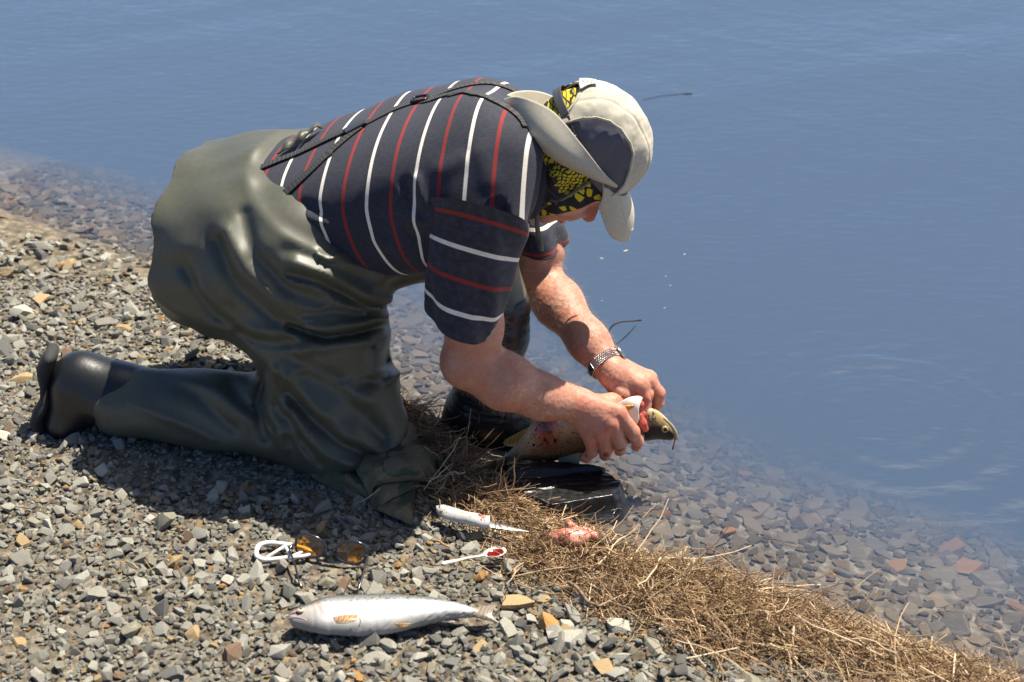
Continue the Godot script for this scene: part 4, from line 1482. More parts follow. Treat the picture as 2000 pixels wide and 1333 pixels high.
func build_boot(man: Node3D) -> void:
	var f := Sdf.new()
	f.chain([Vector3(-0.0159, 0.2633, -2.5450), Vector3(-0.0264, 0.2010, -2.5400), Vector3(-0.0478, 0.1205, -2.5350), Vector3(-0.0726, 0.0461, -2.5350)], [0.050, 0.051, 0.049, 0.046], 0.03)
	f.cap(Vector3(-0.0726, 0.0461, -2.5350), Vector3(-0.0827, 0.0135, -2.5350), 0.046, 0.044, 0.03)
	f.cap(Vector3(-0.0728, 0.0287, -2.5350), Vector3(-0.0243, 0.0287, -2.5350), 0.046, 0.043, 0.03)
	f.cap(Vector3(-0.0243, 0.0228, -2.5350), Vector3(0.0175, 0.0111, -2.5350), 0.042, 0.034, 0.03)
	f.cap(Vector3(-0.0928, -0.0017, -2.5400), Vector3(0.0196, -0.0064, -2.5400), 0.042, 0.036, 0.02)
	var s := Surf.new()
	f.nets(s, Vector3(-0.16, -0.06, -2.62), Vector3(0.10, 0.36, -2.45), 0.005)
	# creases round the ankle, bands at the top
	var axis := (Vector3(-0.0159, 0.2633, -2.5450) - Vector3(-0.0726, 0.0461, -2.5350)).normalized()
	for i in s.v.size():
		var p := s.v[i]
		var h := (p - Vector3(-0.0726, 0.0461, -2.5350)).dot(axis)
		var w := exp(-pow((h - 0.045) / 0.035, 2.0))
		s.v[i] += s.nrm[i] * (0.0020 * w * sin(h * 480.0 + 2.0 * sin(p.z * 60.0)))
		if h > 0.165: s.v[i] += s.nrm[i] * 0.0009 * smoothstep(-0.2, 0.2, sin(h * 330.0))
		if p.y < -0.01: s.v[i] += s.nrm[i] * 0.002
	s.nrm = PackedVector3Array()
	s.normals(false)
	var m := mat(Color(0.012, 0.013, 0.014), 0.34)
	grain(m, null, noise_tex(61, 0.05, 256), 0.02, 10.0)
	put("rubber_boot", s, m, man)
	var g := Sdf.new()
	g.chain([Vector3(-0.60, 0.085, -2.48), Vector3(-0.74, 0.095, -2.51), Vector3(-0.80, 0.115, -2.52)], [0.066, 0.058, 0.052], 0.03)
	g.cap(Vector3(-0.80, 0.125, -2.52), Vector3(-0.835, 0.04, -2.50), 0.046, 0.042, 0.03)
	s = Surf.new()
	g.nets(s, Vector3(-0.92, -0.04, -2.62), Vector3(-0.50, 0.22, -2.38), 0.007)
	var rb := put("rubber_boot", s, m, man)
	var sole := Surf.new()
	sole.tube([Vector3(-0.845, 0.185, -2.52), Vector3(-0.862, 0.15, -2.52), Vector3(-0.866, 0.115, -2.518), Vector3(-0.868, 0.085, -2.512), Vector3(-0.886, 0.05, -2.503), Vector3(-0.870, 0.004, -2.50)], [Vector2(0.012, 0.026), Vector2(0.016, 0.036), Vector2(0.010, 0.030), Vector2(0.012, 0.036), Vector2(0.014, 0.042), Vector2(0.012, 0.026)], 14, Vector3.BACK, 3)
	put("sole", sole, mat(Color(0.02, 0.02, 0.02), 0.8), rb)

func build_headwear(man: Node3D, gaiter: Surf) -> void:
	# printed neck gaiter: net, dark middle, yellow shards
	var cell := FastNoiseLite.new()
	cell.noise_type = FastNoiseLite.TYPE_CELLULAR
	cell.cellular_return_type = FastNoiseLite.RETURN_DISTANCE2_SUB
	cell.frequency = 13.0
	cell.seed = 12
	cell.fractal_type = FastNoiseLite.FRACTAL_NONE
	var pick := FastNoiseLite.new()
	pick.noise_type = FastNoiseLite.TYPE_CELLULAR
	pick.cellular_return_type = FastNoiseLite.RETURN_CELL_VALUE
	pick.frequency = 13.0
	pick.seed = 12
	pick.fractal_type = FastNoiseLite.FRACTAL_NONE
	var warp := FastNoiseLite.new()
	warp.frequency = 4.0
	var print := painted(512, 512, func(u, v):
		var f: float = u * 0.24 - 0.12
		var h: float = v * 0.24 - 0.18
		var black := Color(0.10, 0.10, 0.12)
		var yellow := Color(0.80, 0.73, 0.06).lerp(Color(0.88, 0.80, 0.16), 0.5 + 0.5 * warp.get_noise_2d(u * 9.0, v * 9.0))
		var edge: float = 0.030 + 0.012 * warp.get_noise_2d(u * 2.0, v * 2.0)
		if f > edge:
			var e: float = cell.get_noise_2d(u * 1.0, v * 1.3)
			var c: float = pick.get_noise_2d(u * 1.0, v * 1.3)
			if c > 0.86: return Color(0.80, 0.80, 0.78) if e > -0.75 else black
			return yellow if e > -0.80 and c > -0.55 else black
		if f > edge - 0.004: return Color(0.33, 0.32, 0.26)
		if h > -0.062 + 0.02 * warp.get_noise_2d(u * 3.0, 7.0):
			var a: float = f + h * 0.55 + 0.006 * warp.get_noise_2d(u * 3.0, v * 3.0)
			var b: float = f - h * 0.9 + 0.006 * warp.get_noise_2d(u * 3.0 + 9.0, v * 3.0)
			var la := absf(fposmod(a / 0.0085, 1.0) - 0.5)
			var lb := absf(fposmod(b / 0.0105, 1.0) - 0.5)
			return black if la > 0.36 or lb > 0.38 else yellow
		var thin := absf(fposmod((h - 0.4 * f + 0.012 * warp.get_noise_2d(u * 2.0, v * 2.0)) / 0.028, 1.0) - 0.5)
		return Color(0.36, 0.35, 0.44) if thin > 0.475 else Color(0.13, 0.12, 0.16))
	var gm := mat(Color(0.85, 0.85, 0.85), 0.8)
	gm.albedo_texture = print
	var g := put("neck_gaiter", gaiter, gm, man)
	var cord := Surf.new()
	cord.tube([hp(0.028, -0.012, 0.080), hp(0.03, -0.05, 0.078), hp(0.034, -0.09, 0.066), hp(0.036, -0.125, 0.05)], [0.0028, 0.0028, 0.0028, 0.0028], 8, Vector3.UP, 5)
	cord.tube([hp(0.036, -0.125, 0.05), Vector3(0.0432, 0.4739, -2.4750), Vector3(0.0451, 0.4527, -2.4720), Vector3(0.0505, 0.4389, -2.4700), Vector3(0.0516, 0.4189, -2.4700)], [Vector2(0.0028, 0.003), Vector2(0.004, 0.0025), Vector2(0.0045, 0.0025), Vector2(0.0032, 0.003), Vector2(0.004, 0.0025)], 8, Vector3.BACK, 4)
	put("chin_cord", cord, mat(Color(0.155, 0.145, 0.10), 0.85), g)
	# the cap
	var cloth := mat(Color(0.49, 0.455, 0.375), 0.82)
	grain(cloth, noise_tex(71, 0.03, 512, [[0.0, Color(0.88, 0.87, 0.84)], [1.0, Color(1, 1, 1)]]), noise_tex(72, 0.25, 256), 0.012, 9.0)
	var wr := FastNoiseLite.new()
	wr.frequency = 26.0
	wr.seed = 2
	wr.fractal_type = FastNoiseLite.FRACTAL_NONE
	var R := Vector3(0.107, 0.112, 0.084)
	var dome := func(th: float, ph: float) -> Vector3:
		var q := Vector3(sin(th) * cos(ph), cos(th), sin(th) * sin(ph))
		var k := pow(pow(absf(q.x), 2.25) + pow(absf(q.y), 2.25) + pow(absf(q.z), 2.25), -1.0 / 2.25)
		q = q * k * R
		var bulge := 0.0028 * wr.get_noise_3d(q.x * 0.9, q.y * 0.6, q.z * 0.8) + 0.0005 * wr.get_noise_3d(q.x * 3.0, q.y * 2.0, q.z * 3.0)
		bulge -= 0.0 * q.z
		bulge -= 0.0015 * exp(-pow((absf(q.z) - 0.040) / 0.0022, 2.0)) * smoothstep(0.0, 0.02, q.y)
		return q + q.normalized() * bulge
	var panel := PackedVector2Array([Vector2(-0.078, 0.010), Vector2(-0.071, 0.037), Vector2(-0.060, 0.056), Vector2(-0.042, 0.071), Vector2(-0.019, 0.078), Vector2(0.008, 0.078), Vector2(0.029, 0.072), Vector2(0.050, 0.053), Vector2(0.070, 0.030), Vector2(0.076, 0.012), Vector2(0.074, -0.02), Vector2(-0.078, -0.02)])
	var cs := Surf.new()
	var ms := Surf.new()
	var nt := 110
	var np := 220
	for i in nt + 1:
		for j in np + 1:
			var q: Vector3 = dome.call((0.001 + 1.66 * i / nt), TAU * j / np)
			cs.pt(hp(q.x, q.y, q.z), Vector2(float(j) / np, float(i) / nt))
			ms.pt(hp(q.x, q.y, q.z), Vector2(q.x, q.y) / 0.0042)
	for i in nt:
		for j in np:
			var q: Vector3 = dome.call((0.001 + 1.66 * (i + 0.5) / nt), TAU * (j + 0.5) / np)
			if q.x < 0.0 and pow(q.z / 0.050, 2.0) + pow((q.y - 0.005) / 0.046, 2.0) < 1.0:
				continue
			var a := i * (np + 1) + j
			var t := ms if Geometry2D.is_point_in_polygon(Vector2(q.x, q.y), panel) and absf(q.z) > 0.03 else cs
			t.tri(a, a + np + 1, a + 1)
			t.tri(a + 1, a + np + 1, a + np + 2)
	var whole := Surf.new()
	whole.v = cs.v
	whole.uv = cs.uv
	whole.ix = cs.ix + ms.ix
	whole.flip_if_inside_out()
	whole.normals()
	cs.nrm = whole.nrm
	ms.nrm = whole.nrm
	if whole.ix[1] != cs.ix[1]:
		for q in [cs, ms]:
			for i in range(0, q.ix.size(), 3):
				var t: int = q.ix[i]
				q.ix[i] = q.ix[i + 1]
				q.ix[i + 1] = t
	var cap := put("cap", cs, cloth, man)
	var mesh_m := mat(Color(0.085, 0.085, 0.110), 0.6)
	mesh_m.albedo_texture = painted(64, 64, func(u, v):
		var k := 0.45 if absf(fposmod(u * 2.0, 1.0) - 0.5) < 0.24 and absf(fposmod(v * 2.0, 1.0) - 0.5) < 0.24 else 1.0
		return Color(k, k, k))
	put("mesh_panel", ms, mesh_m, cap)
	for e in [-1.0, 1.0]:
		var pip := Surf.new()
		var line := []
		for i in 11:
			line.append(panel[i % panel.size()])
		var line3 := []
		for i in 10:
			for k in 5:
				var q: Vector2 = line[i].lerp(line[i + 1], k / 5.0)
				var d3 := Vector3(q.x, q.y, 0)
				var z := 0.02
				for it in 24:   # where the dome stands over that point
					var th := acos(clampf(q.y / Vector3(q.x, q.y, z).length(), -1, 1))
					var w: Vector3 = dome.call(th, atan2(z, q.x))
					z *= lerpf(1.0, w.length() / Vector3(q.x, q.y, z).length(), 1.2)
				line3.append(hp(q.x, q.y, (z + 0.0004) * e))
		pip.tube(line3, line3.map(func(_x): return Vector2(0.0022, 0.0016)), 6, Vector3(0, 0, e))
		put("piping", pip, cloth, cap)
	var arch := Surf.new()
	var ap := []
	for i in 25:
		var a := lerpf(-0.1, PI + 0.1, i / 24.0)
		var q := Vector3(0, 0.005 + 0.047 * sin(a), 0.051 * cos(a))
		var th := acos(q.y / 0.112)
		q.x = -R.x * sqrt(maxf(0.0, 1.0 - pow(absf(q.y) / R.y, 2.25) - pow(absf(q.z) / R.z, 2.25)))
		ap.append(hp(q.x * 1.0, q.y, q.z))
	arch.tube(ap, ap.map(func(_x): return Vector2(0.0035, 0.002)), 8, HEAD_F)
	put("opening_hem", arch, cloth, cap)
	# size strap with its buckle tape across the opening
	var sp := Surf.new()
	var sg := []
	for u in [0.004, 0.012, 0.020]:
		var row := []
		for i in 9:
			var l := -0.056 + 0.112 * i / 8.0
			row.append(hp(-0.107 * sqrt(1.0 - pow(absf(l) / 0.084, 2.25)) - 0.003, u, l))
		sg.append(row)
	sp.sheet(sg, 3, 0.0015)
	put("size_strap", sp, mat(Color(0.05, 0.05, 0.052), 0.5), cap)
	var tape := Surf.new()
	tape.sheet([[hp(-0.082, 0.010, 0.058), hp(-0.062, 0.004, 0.074), hp(-0.040, 0.002, 0.083)], [hp(-0.084, 0.018, 0.056), hp(-0.066, 0.014, 0.073), hp(-0.044, 0.012, 0.083)]], 5, 0.0015)
	var tp := put("strap_tape", tape, mat(Color(0.018, 0.018, 0.02), 0.5), cap)
	var tm := TextMesh.new()
	tm.text = "Col"
	var fnt := SystemFont.new()
	fnt.font_names = PackedStringArray(["Droid Sans"])
	fnt.font_weight = 700
	tm.font = fnt
	tm.font_size = 32
	tm.pixel_size = 0.0003
	tm.depth = 0.0008
	var word := MeshInstance3D.new()
	word.name = "lettering"
	word.mesh = tm
	word.material_override = mat(Color(0.75, 0.75, 0.75), 0.6)
	tp.add_child(word, true)
	var tx := (hp(-0.050, 0.007, 0.083) - hp(-0.073, 0.010, 0.066)).normalized()
	var ty := (HEAD_U - tx * HEAD_U.dot(tx)).normalized()
	word.transform = tp.global_transform.affine_inverse() * Transform3D(Basis(tx, ty, tx.cross(ty)), hp(-0.062, 0.0085, 0.0755))
	# small printed badge on the back of the crown
	var bd := Surf.new()
	var bg := []
	for uu in [0.050, 0.064, 0.076]:
		var row := []
		for l in [-0.004 - 0.016 * (0.076 - uu) / 0.026, 0.012, 0.024 - 0.016 * (uu - 0.05) / 0.026]:
			row.append(hp(-R.x * pow(maxf(0.0, 1.0 - pow(uu / R.y, 2.25) - pow(absf(l) / R.z, 2.25)), 1.0 / 2.25) - 0.0055, uu + 0.0025, l))
		bg.append(row)
	bd.sheet(bg, 3, 0.001)
	var bm := mat(Color.WHITE, 0.6)
	bm.albedo_texture = painted(64, 64, func(u, v):
		var ink: bool = fposmod(v * 5.0, 1.0) < 0.45 and u > 0.2 and u < 0.2 + 0.6 * v and fposmod(u * 17.0 + floor(v * 5.0) * 3.7, 1.0) < 0.7
		return Color(0.42, 0.43, 0.45) if ink else Color(0.70, 0.69, 0.66))
	put("badge", bd, bm, cap)
	# neck flap standing off the back of the cap
	var far := func(p: Vector3, dz: float, dy: float) -> Vector3: return Vector3(p.x, p.y + dy, -2.53 - (p.z + 2.53) + dz)
	var A := [Vector3(-0.0232, 0.6790, -2.5150), Vector3(0.0034, 0.7057, -2.4700), Vector3(0.0401, 0.7053, -2.4450), Vector3(0.0735, 0.6880, -2.4350), Vector3(0.1161, 0.6367, -2.4280), Vector3(0.1516, 0.5854, -2.4350), Vector3(0.1777, 0.5524, -2.4550)]
	var C := [Vector3(-0.0232, 0.6784, -2.5120), Vector3(-0.0034, 0.6846, -2.4600), Vector3(0.0301, 0.6684, -2.4260), Vector3(0.0653, 0.6448, -2.4180), Vector3(0.1063, 0.6090, -2.4200), Vector3(0.1433, 0.5737, -2.4320), Vector3(0.1770, 0.5500, -2.4560)]
	var Bq := [Vector3(-0.0223, 0.6766, -2.5120), Vector3(0.0000, 0.6640, -2.4700), Vector3(0.0287, 0.6441, -2.4400), Vector3(0.0558, 0.6207, -2.4350), Vector3(0.1006, 0.5887, -2.4400), Vector3(0.1408, 0.5628, -2.4450), Vector3(0.1764, 0.5472, -2.4580)]
	var fl := Surf.new()
	fl.sheet([A, C, Bq], 8, 0.0022, func(p): return 0.0025 * sin(p.x * 70.0 + p.y * 30.0))
	put("neck_flap", fl, cloth, cap)
	var A2 := [Vector3(-0.0232, 0.6769, -2.5200), Vector3(0.0017, 0.6762, -2.5600), Vector3(0.0352, 0.6668, -2.5900), Vector3(0.0667, 0.6502, -2.6100), Vector3(0.0894, 0.6300, -2.6150), Vector3(0.1361, 0.5473, -2.6150), Vector3(0.1827, 0.4844, -2.6000)]
	var B2 := []
	for i in A2.size(): B2.append(A2[i] + Vector3(0.012, -0.035 * (1.0 if i > 0 else 0.1), 0.008))
	fl = Surf.new()
	fl.sheet([A2, B2], 8, 0.0022)
	put("neck_flap", fl, cloth, cap)
	# floor of the flap, from the rim of the cap to its edges
	fl = Surf.new()
	fl.sheet([Bq.slice(0, 5), [Vector3(-0.0189, 0.6751, -2.5200), Vector3(0.0034, 0.6696, -2.5200), Vector3(0.0347, 0.6496, -2.5300), Vector3(0.0695, 0.6374, -2.5300), Vector3(0.1050, 0.6045, -2.5300)], [B2[0], B2[1], B2[2], B2[3], B2[4]]], 6, 0.002)
	put("neck_flap", fl, cloth, cap)
	# the peak
	var vs := Surf.new()
	var vg := []
	var V := Vector3(0.05, -1.0, 0).normalized()
	for k in 6:
		var t := k / 5.0
		var row := []
		for i in 13:
			var a := -1.0 + i / 6.0
			var l := 0.080 * a * (1.0 - 0.10 * t)
			var rootp := hp(0.108 * pow(maxf(0.0, 1.0 - pow(absf(l) / 0.0845, 2.25)), 1.0 / 2.25) * 1.0, 0.014 - 0.012 * a * a, l)
			var tip := hp(0.108, 0.018, 0) + V * 0.096 * pow(maxf(0.0, 1.0 - pow(absf(a), 2.6)), 0.5) + Vector3(-0.056 * a * a, 0.0, l)
			row.append(rootp.lerp(tip, t) + Vector3(0.010, 0, 0) * sin(t * PI) * (1.0 - a * a))
		vg.append(row)
	vs.sheet(vg, 4, 0.0035)
	var peak := put("peak", vs, cloth, cap)
	var stitch := Surf.new()
	var sl := []
	for i in 25:
		var a := -0.72 + 1.44 * i / 24.0
		var t := 0.80 * pow(maxf(0.0, 1.0 - pow(absf(a) / 0.72, 3.0)), 0.5)
		var l := 0.080 * a * (1.0 - 0.10 * t)
		var rootp := hp(0.108 * pow(maxf(0.0, 1.0 - pow(absf(l) / 0.0845, 2.25)), 1.0 / 2.25), 0.014 - 0.012 * a * a, l)
		var tip := hp(0.108, 0.018, 0) + V * 0.096 * pow(maxf(0.0, 1.0 - pow(absf(a), 2.6)), 0.5) + Vector3(-0.056 * a * a, 0.0, l)
		sl.append(rootp.lerp(tip, t) + Vector3(0.010, 0, 0) * sin(t * PI) * (1.0 - a * a) + Vector3(0.0021, 0.0003, 0.0003))
	stitch.tube(sl, sl.map(func(_x): return 0.0006), 5)
	put("stitching", stitch, mat(Color(0.42, 0.39, 0.32), 0.8), peak)

func build_watch(man: Node3D) -> void:
	var c := Vector3(0.1687, 0.1878, -2.4700)
	var ax := (Vector3(0.1775, 0.1832, -2.4580) - Vector3(0.1401, 0.2102, -2.5100)).normalized()
	var e1 := Vector3.BACK.slide(ax).normalized()
	var e2 := ax.cross(e1)
	var links := Surf.new()
	var n := 46
	for i in n:
		var a := TAU * i / n
		if a > 0.25 and a < 1.05:
			continue
		for k in 5:
			var aa := a + (0.5 * TAU / n if k % 2 else 0.0)
			var out := e1 * cos(aa) + e2 * sin(aa)
			var p := c + out * 0.0318 + ax * (k - 2) * 0.0036
			links.ball(p, Vector3(0.0016, 0.0014, 0.0021), Basis(ax, out, ax.cross(out)), 4)
	var steel := mat(Color(0.62, 0.60, 0.57), 0.22, 1.0)
	var w := put("watch", links, steel, man)
	var cl := Surf.new()
	var rows := []
	for k in 5:
		var row := []
		for i in 7:
			var a := 0.22 + 0.86 * i / 6.0
			row.append(c + (e1 * cos(a) + e2 * sin(a)) * (0.0336 - (0.0006 if k == 0 or k == 4 else 0.0)) + ax * (k - 2) * 0.0043)
		rows.append(row)
	cl.sheet(rows, 3, 0.0016)
	put("clasp", cl, steel, w)
	var bar := Surf.new()
	var row2 := []
	for k in 2:
		var row := []
		for i in 4:
			var a := 0.86 + 0.12 * i / 3.0
			row.append(c + (e1 * cos(a) + e2 * sin(a)) * 0.0352 + ax * (k - 0.5) * 0.010)
		row2.append(row)
	bar.sheet(row2, 3, 0.0012)
	put("clasp_bar", bar, steel, w)
	var face := Surf.new()
	face.ball(c - (e1 * 0.55 + e2 * 0.83) * 0.034, Vector3(0.018, 0.005, 0.018), Basis(ax, -(e1 * 0.55 + e2 * 0.83).normalized(), ax.cross(-(e1 * 0.55 + e2 * 0.83).normalized())), 8)
	put("watch_case", face, steel, w)

func build_hair(man: Node3D, res: Dictionary) -> void:   # short pale hairs on both forearms
	var rg := RandomNumberGenerator.new()
	rg.seed = 31
	var where := []
	var tint := []
	for part in [["arm_near", Vector3(-0.0661, 0.2778, -2.3600), Vector3(0.1075, 0.1527, -2.3900), 2300], ["arm_far", Vector3(0.0452, 0.2780, -2.6550), Vector3(0.1667, 0.1932, -2.4700), 1700]]:
		var s: Surf = res[part[0]]
		var ax: Vector3 = (part[2] - part[1]).normalized()
		var len: float = part[1].distance_to(part[2])
		var n := 0
		while n < part[3]:
			var i := rg.randi() % s.v.size()
			var p := s.v[i]
			var h: float = (p - part[1]).dot(ax) / len
			if h < -0.05 or h > 0.98:
				if rg.randf() < 0.9: continue
			if h > 1.05 or h < -0.6:
				n += 1
				continue
			n += 1
			var d := (ax * 0.9 + s.nrm[i] * rg.randf_range(0.25, 0.8) + Vector3(rg.randfn(), rg.randfn(), rg.randfn()) * 0.35).normalized()
			var l := rg.randf_range(0.006, 0.014)
			var b := Basis(d, d.cross(s.nrm[i]).normalized(), d.cross(d.cross(s.nrm[i])).normalized()) * Basis.from_scale(Vector3(l, 0.010, 0.010))
			where.append(Transform3D(b, p + d * l * 0.5))
			tint.append(Color(0.26, 0.165, 0.095).lerp(Color(0.48, 0.36, 0.25), rg.randf()))
	var hm := mat(Color.WHITE, 0.5)
	hm.vertex_color_use_as_albedo = true
	var o := scatter("arm_hair", man, stem(rg, 0.35, 3), hm, where, tint)
	o.transform = man.transform.affine_inverse()

# ---------- fish ----------
# a fish from pairs of edge points (first the back or belly edge, then the other) with half thickness; towards is the side that is seen
func fish_skin(T: Array, B: Array, thick: Array, towards: Vector3, sides := 28, us := [], relief = null) -> Surf:
	var fine := 6 if relief == null else 14
	var t := Surf.smooth(T, fine)
	var b := Surf.smooth(B, fine)
	var rings := []
	var uu := []
	for i in t.size():
		var f := float(i) / fine
		var k := mini(int(f), thick.size() - 2)
		var th: float = lerp(thick[k], thick[k + 1], f - k)
		if us.size():
			uu.append(lerp(us[k], us[k + 1], f - k))
		var c: Vector3 = (t[i] + b[i]) * 0.5
		var h: Vector3 = (t[i] - b[i]) * 0.5
		var n := towards.slide(h.normalized()).normalized()
		var ring := PackedVector3Array()
		for j in sides:
			var a := TAU * j / sides
			var p: Vector3 = c + h * cos(a) + n * th * sin(a) * (0.80 + 0.20 * absf(sin(a)))
			if relief != null:
				p += (h.normalized() * cos(a) + n * sin(a)) * relief.call(uu[i], float(j) / sides)
			ring.push_back(p)
		rings.append(ring)
	var s := Surf.new()
	s.loft(rings, true, true, uu)
	return s
func fin(rows: Array, thick: float, rays := 40.0) -> Surf:
	var s := Surf.new()
	s.sheet(rows, 6, thick, func(_p): return 0.0)
	for i in s.v.size():
		s.v[i] += s.v[i].direction_to(Vector3(0, 1.72, 0)) * 0.0004 * sin(s.uv[i].y * rays)
	return s
func fin_mat(base: Color, edge: Color, rays: float) -> StandardMaterial3D:
	var m := mat(Color.WHITE, 0.35)
	m.albedo_texture = painted(64, 128, func(u, v):
		var k := 0.88 + 0.12 * sin((v + 0.05 * u) * rays * 2.0 * TAU) + 0.10 * sin(u * 9.0 + v * 31.0)
		var c := base.lerp(edge, smoothstep(0.55, 1.0, u))
		return Color(c.r * k, c.g * k, c.b * k))
	m.backlight_enabled = true
	m.backlight = Color(0.30, 0.24, 0.14)
	return m

func build_fish() -> void:
	var blot := FastNoiseLite.new()
	blot.frequency = 8.0
	var tiny := FastNoiseLite.new()
	tiny.frequency = 40.0
	tiny.seed = 4
	# scattered dark spots of a trout
	var rg := RandomNumberGenerator.new()
	rg.seed = 21
	var speckle := func(im: Image, n: int, v0: float, v1: float, u0: float, u1: float, ru: float, rv: float, c: Color) -> void:
		for i in n:
			var u: float = rg.randf_range(u0, u1)
			var v: float = rg.randf_range(v0, v1)
			var k: float = rg.randf_range(0.55, 1.25)
			dab(im, u, v if rg.randf() < 0.5 else 1.0 - v, ru * k, rv * k, c, rg.randf_range(0.55, 0.95))
	# --- the trout in the hands: belly edge first, back edge second
	var gold := painted(768, 384, func(u, v):
		var d: float = 1.0 - absf(2.0 * v - 1.0)   # 0 at the belly edge, 1 at the back
		d += 0.10 + 0.05 * blot.get_noise_2d(u * 20.0, v * 20.0)
		var c := Color(0.93, 0.84, 0.70).lerp(Color(0.82, 0.64, 0.46), smoothstep(0.10, 0.42, d))
		c = c.lerp(Color(0.58, 0.42, 0.28), smoothstep(0.42, 0.68, d))
		c = c.lerp(Color(0.19, 0.145, 0.11), smoothstep(0.68, 0.95, d))
		var g: float = 0.86 + 0.22 * tiny.get_noise_2d(u * 60.0, v * 60.0) + 0.08 * sin(u * 520.0) * sin(v * 420.0)
		c = Color(c.r * g, c.g * g, c.b * g)
		# the wound and its blood
		var w := Vector2((u - 0.585) / 0.06, (d - 0.32) / 0.33).length() + 0.55 * blot.get_noise_2d(u * 55.0, v * 45.0)
		if w < 0.62: c = c.lerp(Color(0.66, 0.08, 0.045), 0.85)
		elif w < 1.15 and blot.get_noise_2d(u * 120.0, v * 90.0) > 0.05: c = c.lerp(Color(0.55, 0.12, 0.07), 0.75)
		if w < 0.30: c = Color(0.20, 0.02, 0.03)
		if d < 0.20 and u > 0.40 and u < 0.62: c = Color(0.80, 0.30, 0.18).lerp(Color(0.70, 0.10, 0.06), 0.5 + 0.5 * blot.get_noise_2d(u * 80.0, v * 80.0))
		return c, func(im: Image) -> void:
			speckle.call(im, 620, 0.10, 0.47, 0.2, 0.92, 0.0034, 0.0058, Color(0.13, 0.09, 0.06))
			speckle.call(im, 330, 0.04, 0.36, 0.42, 0.88, 0.0026, 0.0046, Color(0.46, 0.09, 0.05))
			for w in [[0.60, 0.075, 0.016, 0.030], [0.585, 0.12, 0.012, 0.022], [0.63, 0.10, 0.010, 0.016], [0.57, 0.17, 0.010, 0.016], [0.60, 0.20, 0.008, 0.014], [0.555, 0.23, 0.009, 0.014], [0.66, 0.19, 0.007, 0.010]]:
				dab(im, w[0], w[1], w[2], w[3], Color(0.17, 0.02, 0.03), 0.95))
	var gm := mat(Color.WHITE, 0.24)
	gm.albedo_texture = gold
	gm.heightmap_enabled = true
	gm.heightmap_texture = noise_tex(81, 0.14, 256)
	gm.heightmap_scale = 0.012
	var held := thing("trout", "golden spotted trout with a cut throat held belly up in both hands", "fish", Vector3(0.1400, 0.0662, -2.4200))
	var zf := Vector3(0, 0.25, 1).normalized()
	var T := [Vector3(0.2273, 0.1421, -2.4180), Vector3(0.2042, 0.1443, -2.4180), Vector3(0.1641, 0.1353, -2.4200), Vector3(0.1107, 0.1287, -2.4200), Vector3(0.0666, 0.1132, -2.4200), Vector3(0.0372, 0.0909, -2.4200), Vector3(0.0112, 0.0540, -2.4180), Vector3(-0.0113, 0.0253, -2.4150), Vector3(-0.0319, 0.0171, -2.4120)]
	var B := [Vector3(0.2355, 0.0528, -2.4180), Vector3(0.2105, 0.0483, -2.4180), Vector3(0.1735, 0.0367, -2.4200), Vector3(0.1269, 0.0241, -2.4200), Vector3(0.0867, 0.0126, -2.4200), Vector3(0.0604, 0.0011, -2.4200), Vector3(0.0284, -0.0136, -2.4180), Vector3(0.0009, -0.0196, -2.4150), Vector3(-0.0189, -0.0175, -2.4120)]
	var fb := put("fish_body", fish_skin(T, B, [0.017, 0.021, 0.024, 0.025, 0.024, 0.021, 0.016, 0.010, 0.005], zf, 32, [0.22, 0.28, 0.36, 0.46, 0.56, 0.64, 0.74, 0.84, 0.92]), gm, held)
	var hm := mat(Color.WHITE, 0.36)
	hm.albedo_texture = painted(256, 256, func(u, v):
		var d: float = 1.0 - absf(2.0 * v - 1.0)
		d += 0.14 + 0.06 * blot.get_noise_2d(u * 12.0, v * 12.0)
		var c := Color(0.76, 0.66, 0.50).lerp(Color(0.54, 0.46, 0.34), smoothstep(0.2, 0.5, d))
		c = c.lerp(Color(0.66, 0.56, 0.34), exp(-pow((u - 0.55) / 0.12, 2.0) - pow((d - 0.38) / 0.14, 2.0)))
		c = c.lerp(Color(0.055, 0.05, 0.035), smoothstep(0.50, 0.62, d))
		c = c.lerp(c.darkened(0.55), clampf(blot.get_noise_2d(u * 40.0, v * 40.0) * 1.5, 0, 1))
		if u < 0.14: c = c.lerp(Color(0.50, 0.42, 0.28), 0.6)
		var groove: float = absf(u - 0.55 - 0.16 * sin(d * PI))
		if groove < 0.012: c = c.darkened(0.5)
		return c, func(im: Image) -> void:
			speckle.call(im, 60, 0.05, 0.26, 0.52, 0.98, 0.022, 0.013, Color(0.07, 0.06, 0.045)))
	var HT := [Vector3(0.2976, 0.0779, -2.4160), Vector3(0.2865, 0.0958, -2.4160), Vector3(0.2727, 0.1125, -2.4160), Vector3(0.2583, 0.1236, -2.4160), Vector3(0.2453, 0.1258, -2.4160), Vector3(0.2383, 0.1180, -2.4160)]
	var HB := [Vector3(0.2992, 0.0655, -2.4160), Vector3(0.2912, 0.0587, -2.4160), Vector3(0.2781, 0.0587, -2.4160), Vector3(0.2650, 0.0599, -2.4160), Vector3(0.2501, 0.0576, -2.4160), Vector3(0.2409, 0.0565, -2.4160)]
	var head := put("fish_head", fish_skin(HT, HB, [0.006, 0.011, 0.0145, 0.017, 0.018, 0.016], zf, 28), hm, held)
	# jaws: upper jaw bone and the gape
	var jaw := Surf.new()
	jaw.tube([Vector3(0.2984, 0.0709, -2.4000), Vector3(0.2947, 0.0868, -2.3980), Vector3(0.2854, 0.1041, -2.3970), Vector3(0.2718, 0.1185, -2.3970)], [0.0028, 0.0034, 0.0030, 0.0018], 8, Vector3.BACK, 4)
	put("jaw_bone", jaw, mat(Color(0.36, 0.29, 0.16), 0.25), head)
	var eye := Surf.new()
	var ec := Vector3(0.2760, 0.0925, -2.3995)
